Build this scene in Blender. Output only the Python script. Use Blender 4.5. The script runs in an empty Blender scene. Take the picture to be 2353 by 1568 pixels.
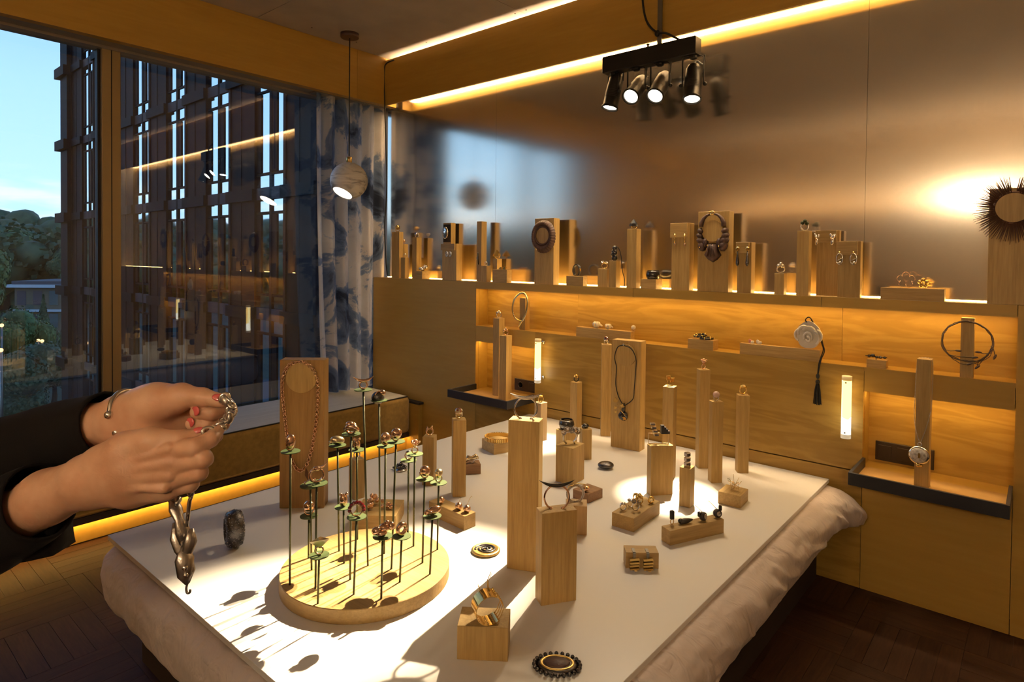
import bpy, bmesh, math, random
import numpy as np
from mathutils import Matrix, Vector
random.seed(7)
PI = math.pi
scene = bpy.context.scene
COL = scene.collection
R_ = math.radians

# ------------------------------------------------------------------ camera
YAW, PIT, ROL, F, V0 = -0.70838477, 0.02094387, 0.01045536, 1433.392, 625.81
CAM = np.array([4.844057, -3.424912, 1.6])
_fw = np.array([math.sin(YAW)*math.cos(PIT), math.cos(YAW)*math.cos(PIT), -math.sin(PIT)])
_rt = np.array([math.cos(YAW), -math.sin(YAW), 0.0]); _up = np.cross(_rt, _fw)
CR = math.cos(ROL)*_rt + math.sin(ROL)*_up
CU = -math.sin(ROL)*_rt + math.cos(ROL)*_up
cam = bpy.data.objects.new('camera', bpy.data.cameras.new('camera'))
COL.objects.link(cam)
cam.matrix_world = Matrix(((CR[0], CU[0], -_fw[0], CAM[0]), (CR[1], CU[1], -_fw[1], CAM[1]), (CR[2], CU[2], -_fw[2], CAM[2]), (0, 0, 0, 1)))
cam.data.sensor_fit = 'HORIZONTAL'; cam.data.sensor_width = 36.0
cam.data.lens = F*36.0/2353.0
cam.data.shift_y = -(784.0-V0)/2353.0
cam.data.clip_start = 0.02; cam.data.clip_end = 2000
scene.camera = cam

def U(u, v, x=None, y=None, z=None, d=None):
    """world point on the plane x=, y= or z= (or at depth d) where the sight line of a photo pixel meets it"""
    k = (u-1176.5)/F*CR - (v-V0)/F*CU + _fw
    if d is not None: t = d
    elif x is not None: t = (x-CAM[0])/k[0]
    elif y is not None: t = (y-CAM[1])/k[1]
    else: t = (z-CAM[2])/k[2]
    return CAM + t*k

# ------------------------------------------------------------------ view
scene.view_settings.view_transform = 'Standard'
scene.view_settings.look = 'None'
scene.view_settings.exposure = 0.40
scene.view_settings.gamma = 1.0
scene.view_settings.use_curve_mapping = False
scene.render.film_transparent = False
scene.cycles.max_bounces = 8
scene.cycles.diffuse_bounces = 4
scene.cycles.glossy_bounces = 5
scene.cycles.transparent_max_bounces = 12
scene.cycles.caustics_reflective = False
scene.cycles.caustics_refractive = False
scene.cycles.sample_clamp_indirect = 6.0

# ------------------------------------------------------------------ world: dusk sky, pale blue with low cloud
SKY_STRENGTH = 1.45
world = bpy.data.worlds.new('World'); scene.world = world; world.use_nodes = True
nt = world.node_tree; nt.nodes.clear()
def N(tree, t, **kw):
    n = tree.nodes.new(t)
    for k, v in kw.items(): setattr(n, k, v)
    return n
def ramp(tree, stops, interp='LINEAR'):
    n = tree.nodes.new('ShaderNodeValToRGB'); e = n.color_ramp.elements; n.color_ramp.interpolation = interp
    while len(e) < len(stops): e.new(0.5)
    for i, (p, c) in enumerate(stops):
        e[i].position = p; e[i].color = (*c, 1) if len(c) == 3 else c
    return n
tc = N(nt, 'ShaderNodeTexCoord'); sep = N(nt, 'ShaderNodeSeparateXYZ')
nt.links.new(tc.outputs['Generated'], sep.inputs[0])
mr = N(nt, 'ShaderNodeMapRange'); mr.inputs[1].default_value = -0.1; mr.inputs[2].default_value = 0.9
nt.links.new(sep.outputs['Z'], mr.inputs[0])
cr = ramp(nt, [(0.0, (.06, .09, .11)), (0.10, (.47, .65, .84)), (0.17, (.48, .72, .95)), (0.32, (.38, .62, .95)), (0.55, (.16, .32, .64)), (1.0, (.06, .14, .32))])
nt.links.new(mr.outputs[0], cr.inputs[0])
mp = N(nt, 'ShaderNodeMapping'); mp.inputs['Scale'].default_value = (5, 5, 26); nt.links.new(tc.outputs['Generated'], mp.inputs[0])
cn = N(nt, 'ShaderNodeTexNoise'); cn.inputs['Scale'].default_value = 2.2; cn.inputs['Detail'].default_value = 5; nt.links.new(mp.outputs[0], cn.inputs[0])
cc = ramp(nt, [(0.44, (0, 0, 0)), (0.62, (1, 1, 1))]); nt.links.new(cn.outputs[0], cc.inputs[0])
lo = N(nt, 'ShaderNodeMapRange'); lo.inputs[1].default_value = 0.115; lo.inputs[2].default_value = 0.075; nt.links.new(sep.outputs['Z'], lo.inputs[0])
cm = N(nt, 'ShaderNodeMath', operation='MULTIPLY'); nt.links.new(cc.outputs[0], cm.inputs[0]); nt.links.new(lo.outputs[0], cm.inputs[1])
mix = N(nt, 'ShaderNodeMixRGB'); mix.inputs[2].default_value = (.72, .80, .92, 1)
nt.links.new(cm.outputs[0], mix.inputs[0]); nt.links.new(cr.outputs[0], mix.inputs[1])
bg = N(nt, 'ShaderNodeBackground'); bg.inputs[1].default_value = SKY_STRENGTH
nt.links.new(mix.outputs[0], bg.inputs[0])
wo = N(nt, 'ShaderNodeOutputWorld'); nt.links.new(bg.outputs[0], wo.inputs[0])

# ------------------------------------------------------------------ materials
MAT = {}
def new_mat(name):
    m = bpy.data.materials.new(name); m.use_nodes = True; MAT[name] = m
    t = m.node_tree; b = t.nodes['Principled BSDF']
    return m, t, b
def plain(name, col, rough=0.5, metal=0.0, spec=0.5, bump=0.0, bscale=200.0, var=0.0, coat=0.0, trans=0.0, ior=1.45, sheen=0.0, sss=0.0):
    m, t, b = new_mat(name)
    b.inputs['Base Color'].default_value = (*col, 1); b.inputs['Roughness'].default_value = rough
    b.inputs['Metallic'].default_value = metal; b.inputs['Specular IOR Level'].default_value = spec
    b.inputs['Coat Weight'].default_value = coat; b.inputs['Transmission Weight'].default_value = trans; b.inputs['IOR'].default_value = ior
    b.inputs['Sheen Weight'].default_value = sheen
    if sss: b.inputs['Subsurface Weight'].default_value = sss; b.inputs['Subsurface Radius'].default_value = (.012, .005, .003)
    tc = N(t, 'ShaderNodeTexCoord')
    nz = N(t, 'ShaderNodeTexNoise'); nz.inputs['Scale'].default_value = bscale; nz.inputs['Detail'].default_value = 4
    t.links.new(tc.outputs['Object'], nz.inputs[0])
    if var:
        r = ramp(t, [(0.3, tuple(c*(1-var) for c in col)), (0.7, tuple(min(1, c*(1+var)) for c in col))])
        t.links.new(nz.outputs[0], r.inputs[0]); t.links.new(r.outputs[0], b.inputs['Base Color'])
    if bump:
        bp = N(t, 'ShaderNodeBump'); bp.inputs['Strength'].default_value = bump; bp.inputs['Distance'].default_value = 0.002
        t.links.new(nz.outputs[0], bp.inputs['Height']); t.links.new(bp.outputs[0], b.inputs['Normal'])
    return m
def wood(name, a, b_, scale, rough=0.5, dist=1.0, ring=0.0, bump=0.15, coat=0.0, fine=(1, 1, 1), spec=.5):
    """long-grained timber: stretched noise for figure plus a fine pore streak, shifted per object"""
    m, t, b = new_mat(name)
    b.inputs['Roughness'].default_value = rough; b.inputs['Coat Weight'].default_value = coat; b.inputs['Specular IOR Level'].default_value = spec
    tc = N(t, 'ShaderNodeTexCoord'); oi = N(t, 'ShaderNodeObjectInfo')
    ad = N(t, 'ShaderNodeVectorMath', operation='ADD'); mu = N(t, 'ShaderNodeMath', operation='MULTIPLY'); mu.inputs[1].default_value = 17.3
    t.links.new(oi.outputs['Random'], mu.inputs[0]); t.links.new(tc.outputs['Object'], ad.inputs[0]); t.links.new(mu.outputs[0], ad.inputs[1])
    mp = N(t, 'ShaderNodeMapping'); mp.inputs['Scale'].default_value = scale; t.links.new(ad.outputs[0], mp.inputs[0])
    n1 = N(t, 'ShaderNodeTexNoise'); n1.inputs['Scale'].default_value = 1.0; n1.inputs['Detail'].default_value = 5; n1.inputs['Distortion'].default_value = dist
    t.links.new(mp.outputs[0], n1.inputs[0])
    src = n1.outputs[0]
    if ring:
        m2 = N(t, 'ShaderNodeMath', operation='MULTIPLY'); m2.inputs[1].default_value = ring; t.links.new(src, m2.inputs[0])
        m3 = N(t, 'ShaderNodeMath', operation='PINGPONG'); m3.inputs[1].default_value = .5; t.links.new(m2.outputs[0], m3.inputs[0]); m4 = N(t, 'ShaderNodeMath', operation='MULTIPLY'); m4.inputs[1].default_value = 1.7; t.links.new(m3.outputs[0], m4.inputs[0]); src = m4.outputs[0]
    mp2 = N(t, 'ShaderNodeMapping'); mp2.inputs['Scale'].default_value = tuple(s*5*f for s, f in zip(scale, fine)); t.links.new(ad.outputs[0], mp2.inputs[0])
    n2 = N(t, 'ShaderNodeTexNoise'); n2.inputs['Scale'].default_value = 1.0; n2.inputs['Detail'].default_value = 3; t.links.new(mp2.outputs[0], n2.inputs[0])
    mx = N(t, 'ShaderNodeMath', operation='MULTIPLY_ADD'); mx.inputs[1].default_value = 0.45; t.links.new(n2.outputs[0], mx.inputs[0])
    sc = N(t, 'ShaderNodeMath', operation='MULTIPLY'); sc.inputs[1].default_value = 0.55; t.links.new(src, sc.inputs[0]); t.links.new(sc.outputs[0], mx.inputs[2])
    r = ramp(t, [(0.32, b_), (0.64, a)]); t.links.new(mx.outputs[0], r.inputs[0])
    hs = N(t, 'ShaderNodeHueSaturation'); vr = N(t, 'ShaderNodeMapRange'); vr.inputs[3].default_value = 0.86; vr.inputs[4].default_value = 1.14
    t.links.new(oi.outputs['Random'], vr.inputs[0]); t.links.new(vr.outputs[0], hs.inputs['Value']); t.links.new(r.outputs[0], hs.inputs['Color'])
    t.links.new(hs.outputs[0], b.inputs['Base Color'])
    bp = N(t, 'ShaderNodeBump'); bp.inputs['Strength'].default_value = bump; bp.inputs['Distance'].default_value = 0.001
    t.links.new(mx.outputs[0], bp.inputs['Height']); t.links.new(bp.outputs[0], b.inputs['Normal'])
    return m
def emit(name, col, s):
    m, t, b = new_mat(name); t.nodes.remove(b)
    e = N(t, 'ShaderNodeEmission'); e.inputs[0].default_value = (*col, 1); e.inputs[1].default_value = s
    t.links.new(e.outputs[0], t.nodes['Material Output'].inputs[0]); return m

AMBER = (1.0, 0.61, 0.19)
SPOT_COL = (1.0, .78, .50)
LED_LEDGE, LED_SOFFIT, LED_NICHE, LED_LOW, LED_TOE, LED_COVE = 38.0, 22.0, 29.0, 27.0, 58.0, 200.0
TUBE, SPOT_W, PEND = 2.9, 1250.0, 14.0
SPILL_W = 22.0             # wide faint spill of each spotlight
emit('led_ledge', AMBER, LED_LEDGE); emit('led_soffit', (1, .70, .36), LED_SOFFIT); emit('led_niche', AMBER, LED_NICHE)
emit('led_low', AMBER, LED_LOW); emit('led_toe', (1.0, .56, .14), LED_TOE); emit('led_cove', (1, .70, .38), LED_COVE)
emit('lens_glow', (1, .9, .72), 30.0); emit('pendant_glow', (1, .86, .62), PEND); emit('sconce_glow', (1, .77, .49), 85.0); emit('fill_glow', (1, .76, .48), 140.0)
emit('led_wash', (1, .74, .43), 72.0); emit('street_glow', (1, .5, .2), 3.0)

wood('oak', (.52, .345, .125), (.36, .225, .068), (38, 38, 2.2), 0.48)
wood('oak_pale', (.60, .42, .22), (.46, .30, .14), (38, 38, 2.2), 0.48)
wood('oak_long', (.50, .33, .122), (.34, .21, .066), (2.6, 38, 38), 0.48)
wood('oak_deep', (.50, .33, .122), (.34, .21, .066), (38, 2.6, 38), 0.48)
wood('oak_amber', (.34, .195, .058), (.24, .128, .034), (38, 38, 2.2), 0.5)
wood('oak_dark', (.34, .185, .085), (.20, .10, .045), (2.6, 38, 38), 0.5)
wood('veneer', (.49, .300, .060), (.40, .232, .040), (1.1, 9, 9), 0.42, dist=.9, ring=5.0, bump=0.03)
wood('veneer_plain', (.48, .300, .066), (.43, .258, .050), (1.0, 7, 9), 0.42, dist=0.8, bump=0.03)
wood('fascia', (.48, .278, .048), (.42, .232, .036), (1.2, 1.2, 12), 0.45, dist=.7, bump=0.03)
wood('parquet', (.056, .024, .012), (.028, .011, .006), (3.0, 30, 30), 0.55, dist=1.2, spec=.25)
wood('parquet_base', (.036, .015, .008), (.026, .011, .006), (3.0, 30, 30), 0.4)
wood('sill_pale', (.62, .58, .50), (.50, .46, .38), (30, 1.6, 30), 0.5)
plain('board_white', (.80, .78, .75), 0.33, bump=0.02, bscale=500)
plain('board_edge', (.62, .58, .54), 0.5)
plain('laminate_black', (.020, .021, .026), 0.42, bump=.03)
plain('tray_wood', (.44, .27, .10), 0.45, var=.08, bscale=12)
plain('socket_dark', (.035, .022, .016), 0.38)
plain('groove', (.02, .012, .006), 0.8)
plain('alu_taupe', (.34, .285, .23), 0.42, metal=0.3)
plain('alu_bronze', (.34, .235, .105), 0.42, metal=0.2)
plain('gasket', (.012, .012, .014), 0.6)
plain('suede', (.30, .185, .045), 0.9, var=.16, bscale=30, bump=.3, sheen=.3)
plain('piping', (.03, .026, .022), 0.7)
m, t, b = new_mat('linen'); b.inputs['Roughness'].default_value = .72; b.inputs['Base Color'].default_value = (.64, .54, .49, 1); b.inputs['Sheen Weight'].default_value = .15
tc_ = N(t, 'ShaderNodeTexCoord'); mp_ = N(t, 'ShaderNodeMapping'); mp_.inputs['Scale'].default_value = (9, 14, 5); mp_.inputs['Rotation'].default_value = (.3, .2, .5); t.links.new(tc_.outputs['Object'], mp_.inputs[0])
na = N(t, 'ShaderNodeTexNoise'); na.inputs['Scale'].default_value = 1.0; na.inputs['Detail'].default_value = 3; na.inputs['Distortion'].default_value = 1.3; t.links.new(mp_.outputs[0], na.inputs[0])
bp_ = N(t, 'ShaderNodeBump'); bp_.inputs['Strength'].default_value = .75; bp_.inputs['Distance'].default_value = .03; t.links.new(na.outputs[0], bp_.inputs['Height']); t.links.new(bp_.outputs[0], b.inputs['Normal'])
plain('bed_dark', (.03, .02, .016), 0.7)
plain('black_metal', (.022, .020, .018), 0.42, metal=0.6, bump=.05)
plain('dark_cable', (.012, .011, .010), 0.55)
plain('steel_grey', (.22, .21, .20), 0.38, metal=.9)
plain('chrome', (.75, .74, .72), 0.12, metal=1)
plain('silver', (.78, .75, .72), 0.16, metal=1)
plain('silver_dull', (.50, .47, .44), 0.32, metal=1, bump=.25, bscale=260)
plain('granule', (.30, .29, .30), 0.3, metal=1)
plain('silver_black', (.10, .095, .10), 0.26, metal=1, bump=.5, bscale=420)
plain('gold', (.86, .60, .20), 0.18, metal=1)
plain('gold_brushed', (.74, .52, .18), 0.34, metal=1, bump=.2, bscale=300)
plain('rose_gold', (.86, .56, .38), 0.13, metal=1)
plain('rose_texture', (.86, .57, .39), 0.2, metal=1, bump=.25, bscale=420)
plain('pale_gold', (.86, .72, .46), 0.22, metal=1)
plain('ebony', (.016, .013, .012), 0.24, coat=.4)
plain('ebony_matt', (.024, .019, .017), 0.42)
plain('brown_resin', (.085, .035, .020), 0.36, bump=.4, bscale=60)
plain('leather_brown', (.075, .038, .028), 0.5, bump=.5, bscale=180)
plain('garnet', (.16, .006, .012), 0.06, coat=1)
plain('blue_stone', (.02, .06, .55), 0.08, coat=1)
plain('amber_stone', (.70, .30, .05), 0.08, coat=1)
plain('smoky_quartz', (.55, .48, .42), 0.04, trans=.85, ior=1.5)
plain('rose_quartz', (.55, .36, .30), 0.12, coat=.6)
plain('citrine', (.72, .46, .14), 0.06, trans=.5, ior=1.55)
plain('porcelain', (.74, .68, .60), 0.3, coat=.3)
plain('bone', (.70, .64, .54), 0.42)
plain('pink_enamel', (.50, .20, .17), 0.35)
plain('agate', (.42, .40, .38), 0.2, var=.45, bscale=90)
plain('stem_green', (.042, .046, .017), 0.42, metal=.5)
plain('leaf_green', (.046, .070, .020), 0.48, metal=.15)
plain('cord_black', (.010, .009, .009), 0.7)
plain('cloth_black', (.0055, .005, .0055), 0.95, spec=.2, bump=.2, bscale=400)
plain('nail_red', (.56, .10, .10), 0.16, coat=.8)
plain('hair_brown', (.05, .028, .015), 0.5)
plain('skin_face', (.50, .28, .19), 0.5, sss=.1)
plain('concrete', (.42, .36, .31), 0.85, var=.10, bscale=3.2, bump=.06)
plain('wall_plaster', (.70, .58, .44), 0.8, var=.05, bscale=3)
plain('facade_brown', (.022, .0110, .0095), 0.6, spec=.08)
plain('facade_dark', (.014, .0095, .0095), 0.6, spec=.08)
plain('facade_spandrel', (.060, .042, .042), 0.6, spec=.15)
plain('house_wall', (.16, .13, .085), 0.8); plain('house_roof', (.09, .08, .09), 0.8); plain('house_white', (.55, .58, .62), 0.7)
plain('ground_green', (.035, .045, .020), 0.95, var=.4, bscale=.15); plain('asphalt', (.05, .05, .055), 0.9)
plain('bronze_twig', (.15, .115, .095), .38, metal=.9, bump=.4, bscale=300)
plain('bark', (.05, .035, .022), 0.9)

def leafy(name, a, b_):
    m, t, b = new_mat(name); b.inputs['Roughness'].default_value = .7
    oi = N(t, 'ShaderNodeTexCoord'); nz = N(t, 'ShaderNodeTexNoise'); nz.inputs['Scale'].default_value = .55; nz.inputs['Detail'].default_value = 6
    t.links.new(oi.outputs['Object'], nz.inputs[0]); r = ramp(t, [(0.35, a), (0.65, b_)]); t.links.new(nz.outputs[0], r.inputs[0]); t.links.new(r.outputs[0], b.inputs['Base Color'])
leafy('leaf_a', (.050, .095, .022), (.14, .20, .055)); leafy('leaf_b', (.035, .070, .030), (.085, .14, .050)); leafy('leaf_c', (.045, .078, .036), (.095, .135, .060))

# brushed metal sheet behind the ledge
m, t, b = new_mat('brushed_metal')
b.inputs['Base Color'].default_value = (.84, .78, .69, 1); b.inputs['Metallic'].default_value = 1; b.inputs['Anisotropic'].default_value = .65
tg_ = N(t, 'ShaderNodeCombineXYZ'); tg_.inputs[0].default_value = 1.0; t.links.new(tg_.outputs[0], b.inputs['Tangent'])
tc_ = N(t, 'ShaderNodeTexCoord')
mp_ = N(t, 'ShaderNodeMapping'); mp_.inputs['Scale'].default_value = (260, 1, 5); t.links.new(tc_.outputs['Object'], mp_.inputs[0])
n1 = N(t, 'ShaderNodeTexNoise'); n1.inputs['Scale'].default_value = 1; n1.inputs['Detail'].default_value = 3; t.links.new(mp_.outputs[0], n1.inputs[0])
n2 = N(t, 'ShaderNodeTexNoise'); n2.inputs['Scale'].default_value = 26; n2.inputs['Detail'].default_value = 3; t.links.new(tc_.outputs['Object'], n2.inputs[0])
ad_ = N(t, 'ShaderNodeMath', operation='MULTIPLY_ADD'); ad_.inputs[1].default_value = .25; t.links.new(n1.outputs[0], ad_.inputs[0]); t.links.new(n2.outputs[0], ad_.inputs[2])
bp_ = N(t, 'ShaderNodeBump'); bp_.inputs['Strength'].default_value = .05; bp_.inputs['Distance'].default_value = .0012
t.links.new(ad_.outputs[0], bp_.inputs['Height']); t.links.new(bp_.outputs[0], b.inputs['Normal'])
rr = N(t, 'ShaderNodeMapRange'); rr.inputs[3].default_value = .13; rr.inputs[4].default_value = .19; t.links.new(n1.outputs[0], rr.inputs[0]); t.links.new(rr.outputs[0], b.inputs['Roughness'])

# window glass: clear pane with its Fresnel mirror image (double glazed)
m, t, b = new_mat('pane_glass'); t.nodes.remove(b)
tr = N(t, 'ShaderNodeBsdfTransparent'); tr.inputs[0].default_value = (.90, .95, .97, 1); gl = N(t, 'ShaderNodeBsdfGlossy'); gl.inputs['Roughness'].default_value = .004
fr = N(t, 'ShaderNodeFresnel'); fr.inputs[0].default_value = 1.55; mu_ = N(t, 'ShaderNodeMath', operation='MULTIPLY'); mu_.inputs[1].default_value = 2.2; mu_.use_clamp = True
geo_ = N(t, 'ShaderNodeNewGeometry'); ior_ = N(t, 'ShaderNodeMapRange'); ior_.inputs[3].default_value = 1.55; ior_.inputs[4].default_value = 1/1.55; t.links.new(geo_.outputs['Backfacing'], ior_.inputs[0]); t.links.new(ior_.outputs[0], fr.inputs[0])
ms = N(t, 'ShaderNodeMixShader'); t.links.new(fr.outputs[0], mu_.inputs[0]); t.links.new(mu_.outputs[0], ms.inputs[0]); t.links.new(tr.outputs[0], ms.inputs[1]); t.links.new(gl.outputs[0], ms.inputs[2])
t.links.new(ms.outputs[0], t.nodes['Material Output'].inputs[0])
# coated facade glazing
m, t, b = new_mat('facade_glass'); b.inputs['Base Color'].default_value = (.78, .84, .92, 1); b.inputs['Metallic'].default_value = 1; b.inputs['Roughness'].default_value = .03

# printed curtain
m, t, b = new_mat('curtain_print'); t.nodes.remove(b)
tc_ = N(t, 'ShaderNodeTexCoord'); mp_ = N(t, 'ShaderNodeMapping'); mp_.inputs['Scale'].default_value = (1.0, 1.0, 1.0); t.links.new(tc_.outputs['UV'], mp_.inputs[0])
na = N(t, 'ShaderNodeTexNoise'); na.inputs['Scale'].default_value = 2.1; na.inputs['Detail'].default_value = 6; na.inputs['Roughness'].default_value = .60; na.inputs['Distortion'].default_value = .5
t.links.new(mp_.outputs[0], na.inputs[0])
ra = ramp(t, [(0.0, (.03, .035, .05)), (.36, (.05, .06, .085)), (.41, (.16, .21, .30)), (.46, (.26, .31, .40)), (.485, (.72, .64, .55)), (.60, (.80, .72, .63)), (.64, (.34, .40, .48)), (.69, (.10, .11, .14))])
t.links.new(na.outputs[0], ra.inputs[0])
df = N(t, 'ShaderNodeBsdfDiffuse'); tl = N(t, 'ShaderNodeBsdfTranslucent'); ms = N(t, 'ShaderNodeMixShader'); ms.inputs[0].default_value = .42
for s_ in (df, tl): t.links.new(ra.outputs[0], s_.inputs[0])
t.links.new(df.outputs[0], ms.inputs[1]); t.links.new(tl.outputs[0], ms.inputs[2]); t.links.new(ms.outputs[0], t.nodes['Material Output'].inputs[0])

# marbled lamp globe
m, t, b = new_mat('marble_globe'); b.inputs['Roughness'].default_value = .5
tc_ = N(t, 'ShaderNodeTexCoord'); mp_ = N(t, 'ShaderNodeMapping'); mp_.inputs['Scale'].default_value = (4, 4, 13); mp_.inputs['Rotation'].default_value = (0.25, .3, 0); t.links.new(tc_.outputs['Object'], mp_.inputs[0])
na = N(t, 'ShaderNodeTexNoise'); na.inputs['Scale'].default_value = 1.0; na.inputs['Detail'].default_value = 5; na.inputs['Distortion'].default_value = 1.2; t.links.new(mp_.outputs[0], na.inputs[0])
ra = ramp(t, [(.36, (.30, .29, .31)), (.44, (.72, .70, .69)), (.52, (.85, .83, .81)), (.585, (.80, .78, .76)), (.61, (.20, .18, .19)), (.64, (.62, .60, .60)), (.72, (.82, .80, .78))]); t.links.new(na.outputs[0], ra.inputs[0]); t.links.new(ra.outputs[0], b.inputs['Base Color'])

# lit glass tube with coloured paper inside: lamps
m, t, b = new_mat('tube_glow'); t.nodes.remove(b)
tc_ = N(t, 'ShaderNodeTexCoord'); mp_ = N(t, 'ShaderNodeMapping'); mp_.inputs['Scale'].default_value = (11, 11, 7); t.links.new(tc_.outputs['Object'], mp_.inputs[0])
vo = N(t, 'ShaderNodeTexVoronoi'); vo.inputs['Scale'].default_value = 1.0; t.links.new(mp_.outputs[0], vo.inputs[0])
sp_ = N(t, 'ShaderNodeSeparateColor'); t.links.new(vo.outputs['Color'], sp_.inputs[0])
ra = ramp(t, [(0, (1, .60, .16)), (.30, (1, .80, .34)), (.5, (1, .88, .62)), (.8, (1, .92, .74))], 'CONSTANT'); t.links.new(sp_.outputs[0], ra.inputs[0])
e = N(t, 'ShaderNodeEmission'); e.inputs[1].default_value = TUBE; t.links.new(ra.outputs[0], e.inputs[0]); t.links.new(e.outputs[0], t.nodes['Material Output'].inputs[0])
plain('frost_glass', (.85, .80, .70), .3, trans=.6)

# skin of the hands: warm, with fine creases
m, t, b = new_mat('skin'); b.inputs['Roughness'].default_value = .46
b.inputs['Subsurface Weight'].default_value = .12; b.inputs['Subsurface Radius'].default_value = (.010, .004, .002); b.inputs['Subsurface Scale'].default_value = 0.6
tc_ = N(t, 'ShaderNodeTexCoord'); na = N(t, 'ShaderNodeTexNoise'); na.inputs['Scale'].default_value = 22; na.inputs['Detail'].default_value = 3; t.links.new(tc_.outputs['Object'], na.inputs[0])
ra = ramp(t, [(.35, (.53, .285, .175)), (.68, (.66, .40, .265))]); t.links.new(na.outputs[0], ra.inputs[0]); t.links.new(ra.outputs[0], b.inputs['Base Color'])
nb = N(t, 'ShaderNodeTexNoise'); nb.inputs['Scale'].default_value = 90; nb.inputs['Detail'].default_value = 5; nb.inputs['Distortion'].default_value = 1.2; t.links.new(tc_.outputs['Object'], nb.inputs[0])
bp_ = N(t, 'ShaderNodeBump'); bp_.inputs['Strength'].default_value = .28; bp_.inputs['Distance'].default_value = .002; t.links.new(nb.outputs[0], bp_.inputs['Height']); t.links.new(bp_.outputs[0], b.inputs['Normal'])

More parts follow.
